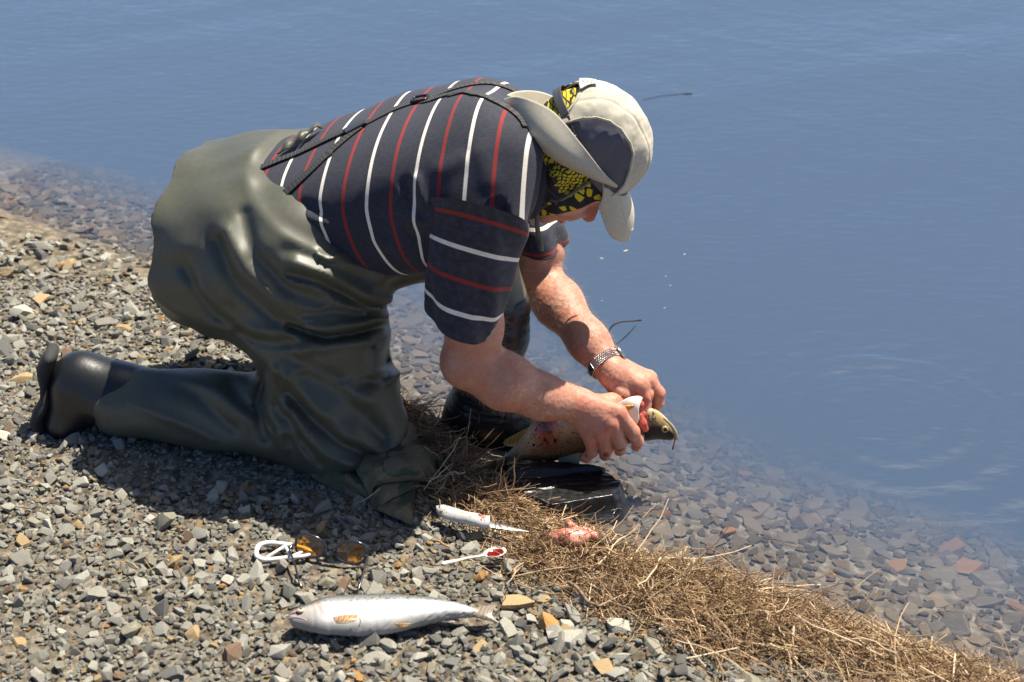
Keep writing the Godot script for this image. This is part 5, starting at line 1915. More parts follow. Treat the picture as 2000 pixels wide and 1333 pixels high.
	eye.ball(ec, Vector3(0.0065, 0.0065, 0.0030), Basis(Vector3.RIGHT, -0.25), 8)
	var ey := put("fish_eye", eye, mat(Color(0.40, 0.30, 0.13), 0.1), head)
	var pu := Surf.new()
	pu.ball(ec + Vector3(0.0003, 0.0006, 0.0022), Vector3(0.0036, 0.0036, 0.0016), Basis(Vector3.RIGHT, -0.25), 6)
	put("pupil", pu, mat(Color(0.008, 0.008, 0.012), 0.06), ey)
	# what hangs from the mouth
	var drip := Surf.new()
	drip.tube([Vector3(0.2962, 0.0697, -2.4050), Vector3(0.2948, 0.0591, -2.4040), Vector3(0.2927, 0.0455, -2.4040)], [0.0016, 0.0013, 0.0019], 6)
	put("blood_string", drip, mat(Color(0.30, 0.07, 0.04), 0.15), head)
	# cut throat: gills and the white rim of the cut
	var flesh := mat(Color(0.62, 0.20, 0.15), 0.22)
	flesh.subsurf_scatter_enabled = true
	flesh.subsurf_scatter_strength = 0.3
	grain(flesh, noise_tex(83, 0.06, 256, [[0.0, Color(0.7, 0.45, 0.40)], [1.0, Color(1, 1, 1)]]), noise_tex(84, 0.12, 256), 0.06, 25.0)
	var gl := Sdf.new()
	gl.chain([Vector3(0.2303, 0.1234, -2.3980), Vector3(0.2343, 0.1106, -2.3940), Vector3(0.2402, 0.0980, -2.3930)], [0.005, 0.0075, 0.006], 0.004)
	gl.chain([Vector3(0.2254, 0.1497, -2.4080), Vector3(0.2310, 0.1422, -2.4060), Vector3(0.2314, 0.1304, -2.4040)], [0.004, 0.0055, 0.0045], 0.004)
	gl.chain([Vector3(0.2346, 0.1165, -2.4150), Vector3(0.2398, 0.0808, -2.4150)], [0.010, 0.011], 0.004)
	var gs := Surf.new()
	gl.nets(gs, Vector3(0.2339, 0.1154, -2.4050) - Vector3(0.03, 0.05, 0.03), Vector3(0.2339, 0.1154, -2.4050) + Vector3(0.03, 0.05, 0.03), 0.0018)
	put("gills", gs, flesh, held)
	var rim := Surf.new()
	rim.sheet([[Vector3(0.1861, 0.1501, -2.3940), Vector3(0.2060, 0.1606, -2.3980), Vector3(0.2246, 0.1610, -2.4040), Vector3(0.2336, 0.1528, -2.4100)], [Vector3(0.1916, 0.1418, -2.3900), Vector3(0.2114, 0.1521, -2.3910), Vector3(0.2244, 0.1532, -2.3960), Vector3(0.2304, 0.1514, -2.4020)], [Vector3(0.2082, 0.1344, -2.3880), Vector3(0.2192, 0.1359, -2.3890), Vector3(0.2246, 0.1390, -2.3910), Vector3(0.2258, 0.1392, -2.3940)], [Vector3(0.2203, 0.1089, -2.3900), Vector3(0.2239, 0.1111, -2.3900), Vector3(0.2265, 0.1148, -2.3910), Vector3(0.2275, 0.1179, -2.3930)]], 5, 0.0022)
	put("throat_flap", rim, mat(Color(0.74, 0.69, 0.60), 0.25), held)
	var pf := fin([[Vector3(0.1840, 0.1456, -2.3860), Vector3(0.1877, 0.1392, -2.3840), Vector3(0.1952, 0.1334, -2.3830)], [Vector3(0.1945, 0.1534, -2.3840), Vector3(0.1999, 0.1500, -2.3810), Vector3(0.2021, 0.1406, -2.3820)], [Vector3(0.2110, 0.1543, -2.3860), Vector3(0.2163, 0.1534, -2.3840), Vector3(0.2148, 0.1484, -2.3850)]], 0.0012)
	put("pectoral_fin", pf, fin_mat(Color(0.80, 0.50, 0.10), Color(0.74, 0.62, 0.36), 6.0), held)
	var af := fin([[Vector3(0.0315, 0.0909, -2.4100), Vector3(0.0167, 0.0685, -2.4100), Vector3(0.0056, 0.0482, -2.4100)], [Vector3(0.0111, 0.0789, -2.4080), Vector3(0.0000, 0.0616, -2.4070), Vector3(-0.0037, 0.0496, -2.4080)], [Vector3(-0.0130, 0.0652, -2.4050), Vector3(-0.0158, 0.0591, -2.4040), Vector3(-0.0130, 0.0528, -2.4050)]], 0.0015)
	put("anal_fin", af, fin_mat(Color(0.62, 0.48, 0.20), Color(0.78, 0.74, 0.62), 7.0), held)
	var tf := fin([[Vector3(-0.0263, 0.0171, -2.4120), Vector3(-0.0226, 0.0080, -2.4120), Vector3(-0.0188, -0.0036, -2.4120), Vector3(-0.0151, -0.0151, -2.4120)], [Vector3(-0.0394, 0.0154, -2.4080), Vector3(-0.0338, 0.0065, -2.4060), Vector3(-0.0235, -0.0097, -2.4060), Vector3(-0.0113, -0.0215, -2.4080)], [Vector3(-0.0562, 0.0136, -2.4040), Vector3(-0.0441, 0.0062, -2.4000), Vector3(-0.0282, -0.0111, -2.4000), Vector3(-0.0009, -0.0268, -2.4040)]], 0.0016)
	put("tail_fin", tf, fin_mat(Color(0.52, 0.38, 0.12), Color(0.42, 0.30, 0.10), 9.0), held)
	var df := fin([[Vector3(0.0862, 0.0257, -2.4080), Vector3(0.1047, 0.0316, -2.4060), Vector3(0.1251, 0.0387, -2.4040)], [Vector3(0.0842, 0.0208, -2.4020), Vector3(0.1046, 0.0252, -2.3990), Vector3(0.1250, 0.0293, -2.3980)], [Vector3(0.0897, 0.0190, -2.3980), Vector3(0.1074, 0.0196, -2.3940), Vector3(0.1223, 0.0196, -2.3940)]], 0.0016)
	put("dorsal_fin", df, fin_mat(Color(0.60, 0.56, 0.42), Color(0.68, 0.66, 0.52), 11.0), held)
	var ad := fin([[Vector3(0.0113, -0.0013, -2.4120), Vector3(0.0226, -0.0024, -2.4120), Vector3(0.0339, 0.0010, -2.4120)], [Vector3(0.0151, -0.0079, -2.4100), Vector3(0.0245, -0.0091, -2.4100), Vector3(0.0320, -0.0044, -2.4100)]], 0.002)
	put("adipose_fin", ad, fin_mat(Color(0.42, 0.28, 0.12), Color(0.36, 0.24, 0.10), 2.0), held)

	# --- the silver trout on the stones: back edge first, belly edge second
	var silver := painted(768, 256, func(u, v):
		var d: float = 1.0 - absf(2.0 * v - 1.0)
		d += 0.06 * blot.get_noise_2d(u * 22.0, v * 12.0)
		var c := Color(0.30, 0.305, 0.29).lerp(Color(0.52, 0.53, 0.53), smoothstep(0.10, 0.34, d))
		c = c.lerp(Color(0.88, 0.88, 0.88), smoothstep(0.30, 0.44, d))
		c = c.lerp(Color(0.62, 0.61, 0.58), smoothstep(0.66, 0.84, d))
		var mott: float = blot.get_noise_2d(u * 60.0, v * 30.0)
		c = c.lerp(Color(0.50, 0.50, 0.50), clampf(mott * 1.2 - 0.1, 0, 1) * (1.0 - smoothstep(0.3, 0.9, d)))
		var hd: float = 1.0 - smoothstep(0.12, 0.19, u)
		c = c.lerp(Color(0.56, 0.52, 0.49), hd * (0.55 + 0.4 * blot.get_noise_2d(u * 40.0, v * 30.0)))
		c = c.lerp(Color(0.25, 0.24, 0.23), hd * 0.7 * (1.0 - smoothstep(0.26, 0.40, d)))
		var g: float = absf(u - 0.165 + 0.035 * cos(d * 3.0))
		if g < 0.010 and d > 0.28 and d < 0.62 and mott > -0.1: c = c.lerp(Color(0.50, 0.32, 0.26), 0.55)
		var m := absf(d - 0.50 + (0.065 - u) * 0.5)
		if u < 0.075 and m < 0.03: c = Color(0.30, 0.15, 0.14)
		elif u < 0.075 and m < 0.07: c = c.lerp(Color(0.60, 0.42, 0.38), 0.6)
		if absf(d - 0.38) < 0.008 and u > 0.2: c = c.darkened(0.18)
		if u > 0.93: c = c.lerp(Color(0.55, 0.47, 0.40), 0.6)
		if absf(u - 0.352 - 0.01 * sin(v * 40.0)) < 0.002 and v > 0.33 and v < 0.40: c = Color(0.45, 0.20, 0.10)
		var k: float = 0.93 + 0.10 * tiny.get_noise_2d(u * 60.0, v * 60.0)
		return Color(c.r * k, c.g * k, c.b * k), func(im: Image) -> void:
			speckle.call(im, 260, 0.03, 0.20, 0.08, 0.9, 0.0045, 0.006, Color(0.13, 0.12, 0.12)))
	var sm := mat(Color(0.93, 0.93, 0.93), 0.2)
	sm.albedo_texture = silver
	sm.heightmap_enabled = true
	sm.heightmap_texture = noise_tex(82, 0.14, 256)
	sm.heightmap_scale = 0.01
	var lying := thing("trout", "silvery white trout lying on its side on the grey gravel", "fish", Vector3(-0.2091, 0.0500, -1.9386))
	var y := 0.062
	var LT := [Vector3(-0.3476, 0.0580, -1.9317), Vector3(-0.3390, 0.0600, -1.9415), Vector3(-0.3192, 0.0620, -1.9526), Vector3(-0.2899, 0.0640, -1.9676), Vector3(-0.2432, 0.0650, -1.9713), Vector3(-0.1865, 0.0650, -1.9726), Vector3(-0.1296, 0.0620, -1.9675), Vector3(-0.0888, 0.0600, -1.9575), Vector3(-0.0628, 0.0580, -1.9487), Vector3(-0.0484, 0.0560, -1.9499)]
	var LB := [Vector3(-0.3485, 0.0540, -1.9231), Vector3(-0.3411, 0.0520, -1.9134), Vector3(-0.3198, 0.0500, -1.9073), Vector3(-0.2859, 0.0480, -1.9013), Vector3(-0.2382, 0.0460, -1.8989), Vector3(-0.1868, 0.0480, -1.9037), Vector3(-0.1358, 0.0520, -1.9194), Vector3(-0.0921, 0.0560, -1.9292), Vector3(-0.0625, 0.0560, -1.9316), Vector3(-0.0480, 0.0550, -1.9291)]
	var lb := put("fish_body", fish_skin(LT, LB, [0.009, 0.014, 0.018, 0.021, 0.0225, 0.0215, 0.018, 0.013, 0.008, 0.004], Vector3.UP, 40, [0.0, 0.03, 0.09, 0.19, 0.35, 0.52, 0.70, 0.83, 0.93, 0.98], func(u, v) -> float:
		var d: float = 1.0 - absf(2.0 * v - 1.0)
		var r := 0.0
		if u < 0.30:
			r += 0.0011 * (1.0 - smoothstep(0.0, 0.010, u - 0.165 + 0.035 * cos(d * 3.0))) * smoothstep(0.05, 0.12, u)   # gill cover
			r -= 0.0010 * exp(-pow((u - 0.115 + 0.02 * cos(d * 4.0)) / 0.006, 2.0))
			r -= 0.0022 * exp(-pow((d - 0.50 + (0.065 - u) * 0.5) / 0.05, 2.0)) * (1.0 - smoothstep(0.06, 0.085, u))   # mouth
			r += 0.0014 * exp(-pow((u - 0.055) / 0.018, 2.0) - pow((d - 0.20) / 0.10, 2.0))
		else:
			r -= 0.0004 * exp(-pow((d - 0.38) / 0.02, 2.0))
			r += 0.0022 * blot.get_noise_2d(u * 7.0, v * 5.0) + 0.0007 * blot.get_noise_2d(u * 40.0, v * 14.0)
		return r), sm, lying)
	var e2 := Surf.new()
	var c2 := Vector3(-0.3293, 0.0725, -1.9269)
	e2.ball(c2, Vector3(0.0066, 0.0032, 0.0066), Basis(Vector3.RIGHT, -0.3), 8)
	var ey2 := put("fish_eye", e2, mat(Color(0.38, 0.34, 0.27), 0.12), lb)
	pu = Surf.new()
	pu.ball(c2 + Vector3(0, 0.0022, -0.0004), Vector3(0.0030, 0.0013, 0.0030), Basis(Vector3.RIGHT, -0.3), 6)
	put("pupil", pu, mat(Color(0.02, 0.018, 0.018), 0.06), ey2)
	var jl := Surf.new()
	jl.tube([Vector3(-0.3479, 0.0640, -1.9175), Vector3(-0.3374, 0.0700, -1.9130), Vector3(-0.3244, 0.0740, -1.9059), Vector3(-0.3168, 0.0740, -1.9012)], [0.0012, 0.0017, 0.0016, 0.0008], 6, Vector3.UP, 4)
	put("jaw_bone", jl, mat(Color(0.36, 0.27, 0.24), 0.25), lb)
	var f1 := fin([[Vector3(-0.2768, 0.0760, -1.9060), Vector3(-0.2738, 0.0760, -1.8989), Vector3(-0.2695, 0.0740, -1.8941)], [Vector3(-0.2592, 0.0800, -1.9061), Vector3(-0.2568, 0.0810, -1.8966), Vector3(-0.2580, 0.0770, -1.8906)], [Vector3(-0.2398, 0.0780, -1.9085), Vector3(-0.2389, 0.0790, -1.8990), Vector3(-0.2441, 0.0770, -1.8941)]], 0.0014)
	put("pectoral_fin", f1, fin_mat(Color(0.72, 0.56, 0.40), Color(0.72, 0.67, 0.60), 5.0), lying)
	var f2 := fin([[Vector3(-0.1821, 0.0660, -1.9033), Vector3(-0.1742, 0.0600, -1.8995)], [Vector3(-0.1694, 0.0670, -1.9033), Vector3(-0.1662, 0.0620, -1.8995)], [Vector3(-0.1569, 0.0650, -1.9044), Vector3(-0.1562, 0.0620, -1.9043)]], 0.0014)
	put("pelvic_fin", f2, fin_mat(Color(0.74, 0.55, 0.34), Color(0.74, 0.66, 0.54), 4.0), lying)
	var f3 := fin([[Vector3(-0.1232, 0.0560, -1.9280), Vector3(-0.1106, 0.0550, -1.9316), Vector3(-0.0980, 0.0540, -1.9364)], [Vector3(-0.1104, 0.0520, -1.9254), Vector3(-0.0993, 0.0520, -1.9278), Vector3(-0.0899, 0.0520, -1.9338)], [Vector3(-0.0960, 0.0490, -1.9240), Vector3(-0.0881, 0.0490, -1.9264), Vector3(-0.0867, 0.0500, -1.9325)]], 0.0014)
	put("anal_fin", f3, fin_mat(Color(0.60, 0.54, 0.48), Color(0.68, 0.65, 0.62), 6.0), lying)
	var f4 := fin([[Vector3(-0.0580, 0.0600, -1.9476), Vector3(-0.0562, 0.0610, -1.9391), Vector3(-0.0561, 0.0600, -1.9330), Vector3(-0.0576, 0.0580, -1.9281)], [Vector3(-0.0403, 0.0600, -1.9525), Vector3(-0.0418, 0.0610, -1.9416), Vector3(-0.0416, 0.0600, -1.9294), Vector3(-0.0399, 0.0560, -1.9232)], [Vector3(-0.0226, 0.0570, -1.9573), Vector3(-0.0297, 0.0600, -1.9415), Vector3(-0.0304, 0.0580, -1.9293), Vector3(-0.0192, 0.0520, -1.9194)]], 0.0016)
	put("tail_fin", f4, fin_mat(Color(0.55, 0.50, 0.45), Color(0.36, 0.31, 0.28), 9.0), lying)

# ---------- the other things on the shore ----------
func build_small_things() -> void:
	var rg := RandomNumberGenerator.new()
	rg.seed = 9
	# wet black slab under the fish
	var slab := Slab.new()
	slab.setup()
	var ss := Surf.new()
	slab.nets(ss, Vector3(-0.02, -0.06, -2.42), Vector3(0.25, 0.07, -2.24), 0.0032)
	var sm := mat(Color(0.020, 0.021, 0.024), 0.28)
	sm.metallic_specular = 0.42
	grain(sm, noise_tex(91, 0.03, 256, [[0.0, Color(0.5, 0.45, 0.42)], [0.7, Color(0.9, 0.9, 0.9)], [1.0, Color(1, 1, 1)]]), null, 0.0, 9.0)
	tag(put("flat_rock", ss, sm), "wet black flat rock at the water's edge under the held fish", "rock")
	# knife
	var kn := thing("knife", "filleting knife with a stained white handle lying on straw and gravel", "knife", Vector3(-0.0480, 0.0500, -2.1889))
	var hs := Surf.new()
	var a := [Vector3(-0.1313, 0.0520, -2.2224), Vector3(-0.1181, 0.0540, -2.2227), Vector3(-0.1010, 0.0550, -2.2126), Vector3(-0.0787, 0.0560, -2.1997), Vector3(-0.0567, 0.0560, -2.1939), Vector3(-0.0419, 0.0550, -2.1895), Vector3(-0.0375, 0.0550, -2.1909)]
	var b := [Vector3(-0.1299, 0.0520, -2.2093), Vector3(-0.1188, 0.0520, -2.1935), Vector3(-0.1001, 0.0530, -2.1821), Vector3(-0.0781, 0.0540, -2.1737), Vector3(-0.0563, 0.0540, -2.1652), Vector3(-0.0415, 0.0530, -2.1623), Vector3(-0.0380, 0.0530, -2.1595)]
	hs = fish_skin(a, b, [0.004, 0.008, 0.010, 0.0105, 0.010, 0.0095, 0.009], Vector3.UP, 20)
	var hm := mat(Color.WHITE, 0.4)
	var st := FastNoiseLite.new()
	st.frequency = 3.0
	st.seed = 8
	hm.albedo_texture = painted(256, 128, func(u, v):
		var c := Color(0.72, 0.72, 0.71)
		var n: float = st.get_noise_2d(u * 5.0, v * 3.0)
		if n > 0.36: c = Color(0.64, 0.55, 0.42)
		elif n > 0.28: c = Color(0.80, 0.74, 0.64)
		if Vector2((u - 0.72) * 3.0, (v - 0.20) * 2.0).length() + 0.4 * n < 0.16: c = Color(0.48, 0.20, 0.12)
		return c)
	put("handle", hs, hm, kn)
	var ln := Surf.new()
	var hole := Vector3(-0.1206, 0.0605, -2.2009)
	ln.ball(hole, Vector3(0.0035, 0.0008, 0.0035), Basis(), 6)
	put("lanyard_hole", ln, mat(Color(0.20, 0.18, 0.15), 0.6), kn)
	var bs := Surf.new()
	var sp := []
	var ed := []
	for i in 33:
		var f := i / 32.0
		var top: Vector3 = (Vector3(-0.0391, 0.0540, -2.1808)).lerp(Vector3(0.0398, 0.0440, -2.1585), f)
		var low: Vector3 = (Vector3(-0.0389, 0.0530, -2.1623)).lerp(Vector3(0.0260, 0.0440, -2.1585), minf(f * 1.0, 1.0))
		low = low.lerp(top, smoothstep(0.80, 1.0, f))
		if i % 2 and f < 0.8: low = low.lerp(top, 0.14)
		sp.append(top)
		ed.append(low)
	var rings := []
	for i in 33:
		var n: Vector3 = Vector3.UP
		rings.append(PackedVector3Array([sp[i] + n * 0.0011, (sp[i] * 0.35 + ed[i] * 0.65) + n * 0.0010, ed[i] + n * 0.0001, ed[i] - n * 0.0001, (sp[i] * 0.35 + ed[i] * 0.65) - n * 0.0010, sp[i] - n * 0.0011]))
	bs.loft(rings)
	bs.facet()
	put("blade", bs, grain(mat(Color(0.24, 0.23, 0.23), 0.42, 1.0), noise_tex(95, 0.05, 256, [[0.0, Color(0.55, 0.5, 0.45)], [0.6, Color(1, 1, 1)], [1.0, Color(1, 1, 1)]]), null, 0, 20.0), kn)
	# spoon
	var spn := thing("spoon", "white teaspoon with blood in its bowl lying on the gravel", "spoon", Vector3(-0.0593, 0.0450, -2.0941))
	var bowl := Surf.new()
	var cc := Vector3(-0.0288, 0.0520, -2.0975)
	var ax := (Vector3(-0.0102, 0.0520, -2.1056) - Vector3(-0.0473, 0.0520, -2.0907)).normalized()
	var az := ax.cross(Vector3.UP).normalized()
	var rows := []
	for i in 7:
		var row := []
		var u := -1.0 + i / 3.0
		for j in 7:
			var v := -1.0 + j / 3.0
			var rr := Vector2(u * sqrt(1.0 - 0.5 * v * v), v * sqrt(1.0 - 0.5 * u * u))
			row.append(cc + ax * rr.x * 0.0205 - az * rr.y * 0.0125 * (1.0 + 0.12 * rr.x) + Vector3.UP * (0.006 * rr.length_squared() - 0.006))
		rows.append(row)
	bowl.sheet(rows, 4, 0.0012)
	var wm := mat(Color(0.56, 0.53, 0.48), 0.25)
	var bw := put("bowl", bowl, wm, spn)
	var bl := Surf.new()
	rows = []
	for i in 7:
		var row := []
		var u := -1.0 + i / 3.0
		for j in 7:
			var v := -1.0 + j / 3.0
			var rr := Vector2(u * sqrt(1.0 - 0.5 * v * v), v * sqrt(1.0 - 0.5 * u * u)) * 0.74
			row.append(cc + ax * (rr.x * 0.0205 + 0.002) - az * rr.y * 0.0125 + Vector3.UP * (0.004 * rr.length_squared() - 0.0042))
		rows.append(row)
	bl.sheet(rows, 4, 0.0012)
	put("blood", bl, grain(mat(Color(0.20, 0.010, 0.008), 0.08), noise_tex(96, 0.03, 256, [[0.0, Color(0.25, 0.2, 0.2)], [0.55, Color(1, 1, 1)], [1.0, Color(1, 1, 1)]]), null, 0, 30.0), bw)
	var hd := Surf.new()
	hd.tube([Vector3(-0.0448, 0.0515, -2.0927), Vector3(-0.0548, 0.0540, -2.0842), Vector3(-0.0716, 0.0530, -2.0814), Vector3(-0.0928, 0.0470, -2.0809), Vector3(-0.1081, 0.0430, -2.0819), Vector3(-0.1157, 0.0420, -2.0804)], [Vector2(0.0036, 0.0014), Vector2(0.0024, 0.0016), Vector2(0.0026, 0.0014), Vector2(0.0038, 0.0012), Vector2(0.0046, 0.0011), Vector2(0.0030, 0.0009)], 10, Vector3.UP, 5)
	put("handle", hd, wm, spn)
	build_sunglasses()
	# white plastic jaw tool at the edge of the picture
	var pl := thing("plastic_gripper", "white plastic gripper end with triangular openings behind the sunglasses", "tool", Vector3(-0.3756, 0.0400, -2.1139))
	var ps := Surf.new()
	var pw := mat(Color(0.62, 0.61, 0.57), 0.4)
	ps.tube([Vector3(-0.4256, 0.0450, -2.1076), Vector3(-0.4227, 0.0450, -2.1240), Vector3(-0.4073, 0.0450, -2.1308), Vector3(-0.3770, 0.0440, -2.1280), Vector3(-0.3506, 0.0430, -2.1210), Vector3(-0.3360, 0.0420, -2.1114), Vector3(-0.3418, 0.0410, -2.1018), Vector3(-0.3735, 0.0410, -2.0964), Vector3(-0.4067, 0.0410, -2.0910), Vector3(-0.4217, 0.0430, -2.0966), Vector3(-0.4256, 0.0450, -2.1076)], [Vector2(0.004, 0.004), Vector2(0.005, 0.004), Vector2(0.0045, 0.004), Vector2(0.004, 0.0035), Vector2(0.0035, 0.003), Vector2(0.0035, 0.003), Vector2(0.0035, 0.003), Vector2(0.004, 0.0035), Vector2(0.0045, 0.004), Vector2(0.005, 0.004), Vector2(0.004, 0.004)], 8, Vector3.UP, 4)
	put("jaw_frame", ps, pw, pl)
	for q in [[Vector3(-0.3446, 0.0430, -2.1128), Vector3(-0.3668, 0.0420, -2.0979)], [Vector3(-0.3668, 0.0420, -2.0979), Vector3(-0.3800, 0.0440, -2.1239)], [Vector3(-0.3800, 0.0440, -2.1239), Vector3(-0.4072, 0.0420, -2.0952)]]:
		ps = Surf.new()
		ps.tube([q[0], (q[0] + q[1]) * 0.5, q[1]], [Vector2(0.003, 0.0025), Vector2(0.0028, 0.0025), Vector2(0.003, 0.0025)], 6)
		put("strut", ps, pw, pl)
	# guts
	var gu := Sdf.new()
	gu.chain([Vector3(0.0622, 0.0450, -2.1516), Vector3(0.0775, 0.0460, -2.1448), Vector3(0.0962, 0.0500, -2.1397), Vector3(0.1161, 0.0480, -2.1422), Vector3(0.1316, 0.0420, -2.1583)], [0.004, 0.009, 0.012, 0.011, 0.006], 0.008)
	gu.chain([Vector3(0.0692, 0.0450, -2.1600), Vector3(0.0878, 0.0520, -2.1482), Vector3(0.1054, 0.0520, -2.1594), Vector3(0.0974, 0.0500, -2.1789), Vector3(0.0961, 0.0480, -2.1901)], [0.004, 0.007, 0.007, 0.004, 0.003], 0.005)
	gu.chain([Vector3(0.1033, 0.0540, -2.1484), Vector3(0.1226, 0.0500, -2.1564), Vector3(0.1382, 0.0420, -2.1527), Vector3(0.1487, 0.0340, -2.1490)], [0.006, 0.007, 0.004, 0.003], 0.005)
	gu.chain([Vector3(0.0900, 0.0500, -2.1341), Vector3(0.1072, 0.0460, -2.1309), Vector3(0.1141, 0.0460, -2.1337)], [0.006, 0.007, 0.005], 0.005)
	gu.chain([Vector3(0.1300, 0.0460, -2.1643), Vector3(0.1430, 0.0400, -2.1609), Vector3(0.1473, 0.0340, -2.1574)], [0.003, 0.0028, 0.002], 0.003)
	var gs := Surf.new()
	gu.nets(gs, Vector3(0.0969, 0.0450, -2.1600) - Vector3(0.07, 0.04, 0.06), Vector3(0.0969, 0.0450, -2.1600) + Vector3(0.08, 0.03, 0.06), 0.0022)
	var gm := mat(Color(0.62, 0.36, 0.30), 0.22)
	gm.subsurf_scatter_enabled = true
	gm.subsurf_scatter_strength = 0.25
	grain(gm, noise_tex(97, 0.022, 256, [[0.0, Color(0.62, 0.38, 0.32)], [0.38, Color(0.90, 0.66, 0.60)], [0.52, Color(1, 0.95, 0.93)], [1.0, Color(1, 1, 1)]]), noise_tex(98, 0.08, 256), 0.06, 14.0)
	tag(put("fish_guts", gs, gm), "pink fish guts lying on the straw at the waterline", "fish guts")
	# bark
	var bk := Surf.new()
	bk.sheet([[Vector3(0.1221, 0.0340, -2.1770), Vector3(0.1563, 0.0320, -2.1627), Vector3(0.1864, 0.0240, -2.1534), Vector3(0.2156, 0.0140, -2.1549)], [Vector3(0.1297, 0.0380, -2.1522), Vector3(0.1567, 0.0380, -2.1384), Vector3(0.1825, 0.0300, -2.1347), Vector3(0.2128, 0.0160, -2.1413)], [Vector3(0.1490, 0.0240, -2.1506), Vector3(0.1684, 0.0240, -2.1395), Vector3(0.1858, 0.0180, -2.1388), Vector3(0.2079, 0.0100, -2.1420)]], 10, 0.006, func(p): return 0.0022 * sin(p.z * 900.0 + p.x * 500.0) + 0.0015 * rough.get_noise_2d(p.x * 4000.0, p.z * 4000.0))
	tag(put("bark", bk, grain(mat(Color(0.085, 0.05, 0.03), 0.8), noise_tex(101, 0.05, 256, [[0.0, Color(0.4, 0.4, 0.4)], [1.0, Color(1, 1, 1)]]), noise_tex(102, 0.1, 256), 0.1, 12.0)), "dark brown strip of bark lying beside the fish guts", "bark")
	# twigs
	var tm := mat(Color(0.05, 0.04, 0.035), 0.6)
	var tw := Surf.new()
	tw.tube([Vector3(0.2027, -0.0300, -2.9347), Vector3(0.2125, -0.0040, -2.9313), Vector3(0.2320, 0.0040, -2.9348), Vector3(0.2598, 0.0080, -2.9323), Vector3(0.2746, 0.0120, -2.9297)], [0.0016, 0.0018, 0.0017, 0.0017, 0.0024], 6, Vector3.UP, 5)
	tag(put("twig", tw, tm), "dark bent twig poking out of the water beyond the wristwatch", "twig")
	tw = Surf.new()
	tw.tube([Vector3(0.2234, -0.0450, -2.9258), Vector3(0.2442, -0.0220, -2.9234), Vector3(0.2629, -0.0060, -2.9369)], [0.0012, 0.0014, 0.0012], 6, Vector3.UP, 4)
	tag(put("twig", tw, tm), "thin straight twig under the water below the bent twig", "twig")
	tw = Surf.new()
	tw.tube([Vector3(0.3697, -0.0300, -4.2317), Vector3(0.4163, -0.0100, -4.2130), Vector3(0.4713, 0.0040, -4.1938), Vector3(0.5007, 0.0120, -4.1780)], [0.0014, 0.0014, 0.0016, 0.003], 6, Vector3.UP, 5)
	tag(put("twig", tw, tm), "dark twig sticking out of the lake right of the cap", "twig")
	tw = Surf.new()
	tw.tube([Vector3(0.0931, 0.0420, -2.0319), Vector3(0.1056, 0.0460, -2.0117), Vector3(0.1149, 0.0440, -1.9951), Vector3(0.1242, 0.0420, -1.9812), Vector3(0.1520, 0.0360, -1.9783)], [0.0026, 0.003, 0.0028, 0.0028, 0.002], 7, Vector3.UP, 5)
	tag(put("twig", tw, mat(Color(0.20, 0.14, 0.09), 0.8)), "grey brown crooked twig on top of the straw near the lower right", "twig")
	tw = Surf.new()
	tw.tube([Vector3(-0.1352, 0.0420, -2.1416), Vector3(-0.1219, 0.0460, -2.1337), Vector3(-0.1147, 0.0460, -2.1254), Vector3(-0.1027, 0.0420, -2.1223)], [0.0014, 0.002, 0.0018, 0.0012], 6, Vector3.UP, 5)
	tag(put("twig", tw, mat(Color(0.36, 0.17, 0.06), 0.8)), "small orange brown twig above the spoon handle", "twig")
	# reed blade floating by the boot
	var rd := Surf.new()
	rd.tube([Vector3(-0.0675, 0.0040, -2.4973), Vector3(-0.0435, 0.0040, -2.5024), Vector3(-0.0145, 0.0060, -2.5046), Vector3(0.0078, 0.0040, -2.5178)], [Vector2(0.0008, 0.0006), Vector2(0.0026, 0.0006), Vector2(0.0022, 0.0006), Vector2(0.0008, 0.0005)], 6, Vector3.UP, 5)
	tag(put("reed_blade", rd, mat(Color(0.36, 0.30, 0.05), 0.5)), "yellow green reed blade floating between boot and fish tail", "reed")
	# flecks afloat
	var fm := mat(Color(0.38, 0.35, 0.31), 0.6)
	for q in [[Vector3(0.2607, 0.0010, -3.2633), 0.010, "curved pale fleck floating just below the peak of the cap"], [Vector3(0.2037, 0.0010, -3.2259), 0.008, "pale fleck floating between the cap peak and the far sleeve"], [Vector3(0.3941, 0.0010, -3.2458), 0.006, "pale fleck floating alone, rightmost of the flecks below the cap"], [Vector3(0.3423, 0.0010, -3.1411), 0.004, "upper of two tiny pale flecks floating close together"], [Vector3(0.3490, 0.0010, -3.0988), 0.005, "lower of two tiny pale flecks floating close together"], [Vector3(0.1943, 0.0010, -3.0302), 0.004, "tiny pale fleck floating beside the far forearm above the twig"], [Vector3(0.3284, 0.0010, -2.9989), 0.005, "pale fleck floating to the right above the bent twig"]]:
		var fs := Surf.new()
		fs.ball(q[0], Vector3(q[1] * 0.7, 0.0008, q[1] * 0.25), Basis(Vector3.UP, rg.randf_range(-0.6, 0.6)), 4)
		tag(put("floating_fleck", fs, fm), q[2], "drift", "pale flecks floating on the water")
	build_camo_cloth()

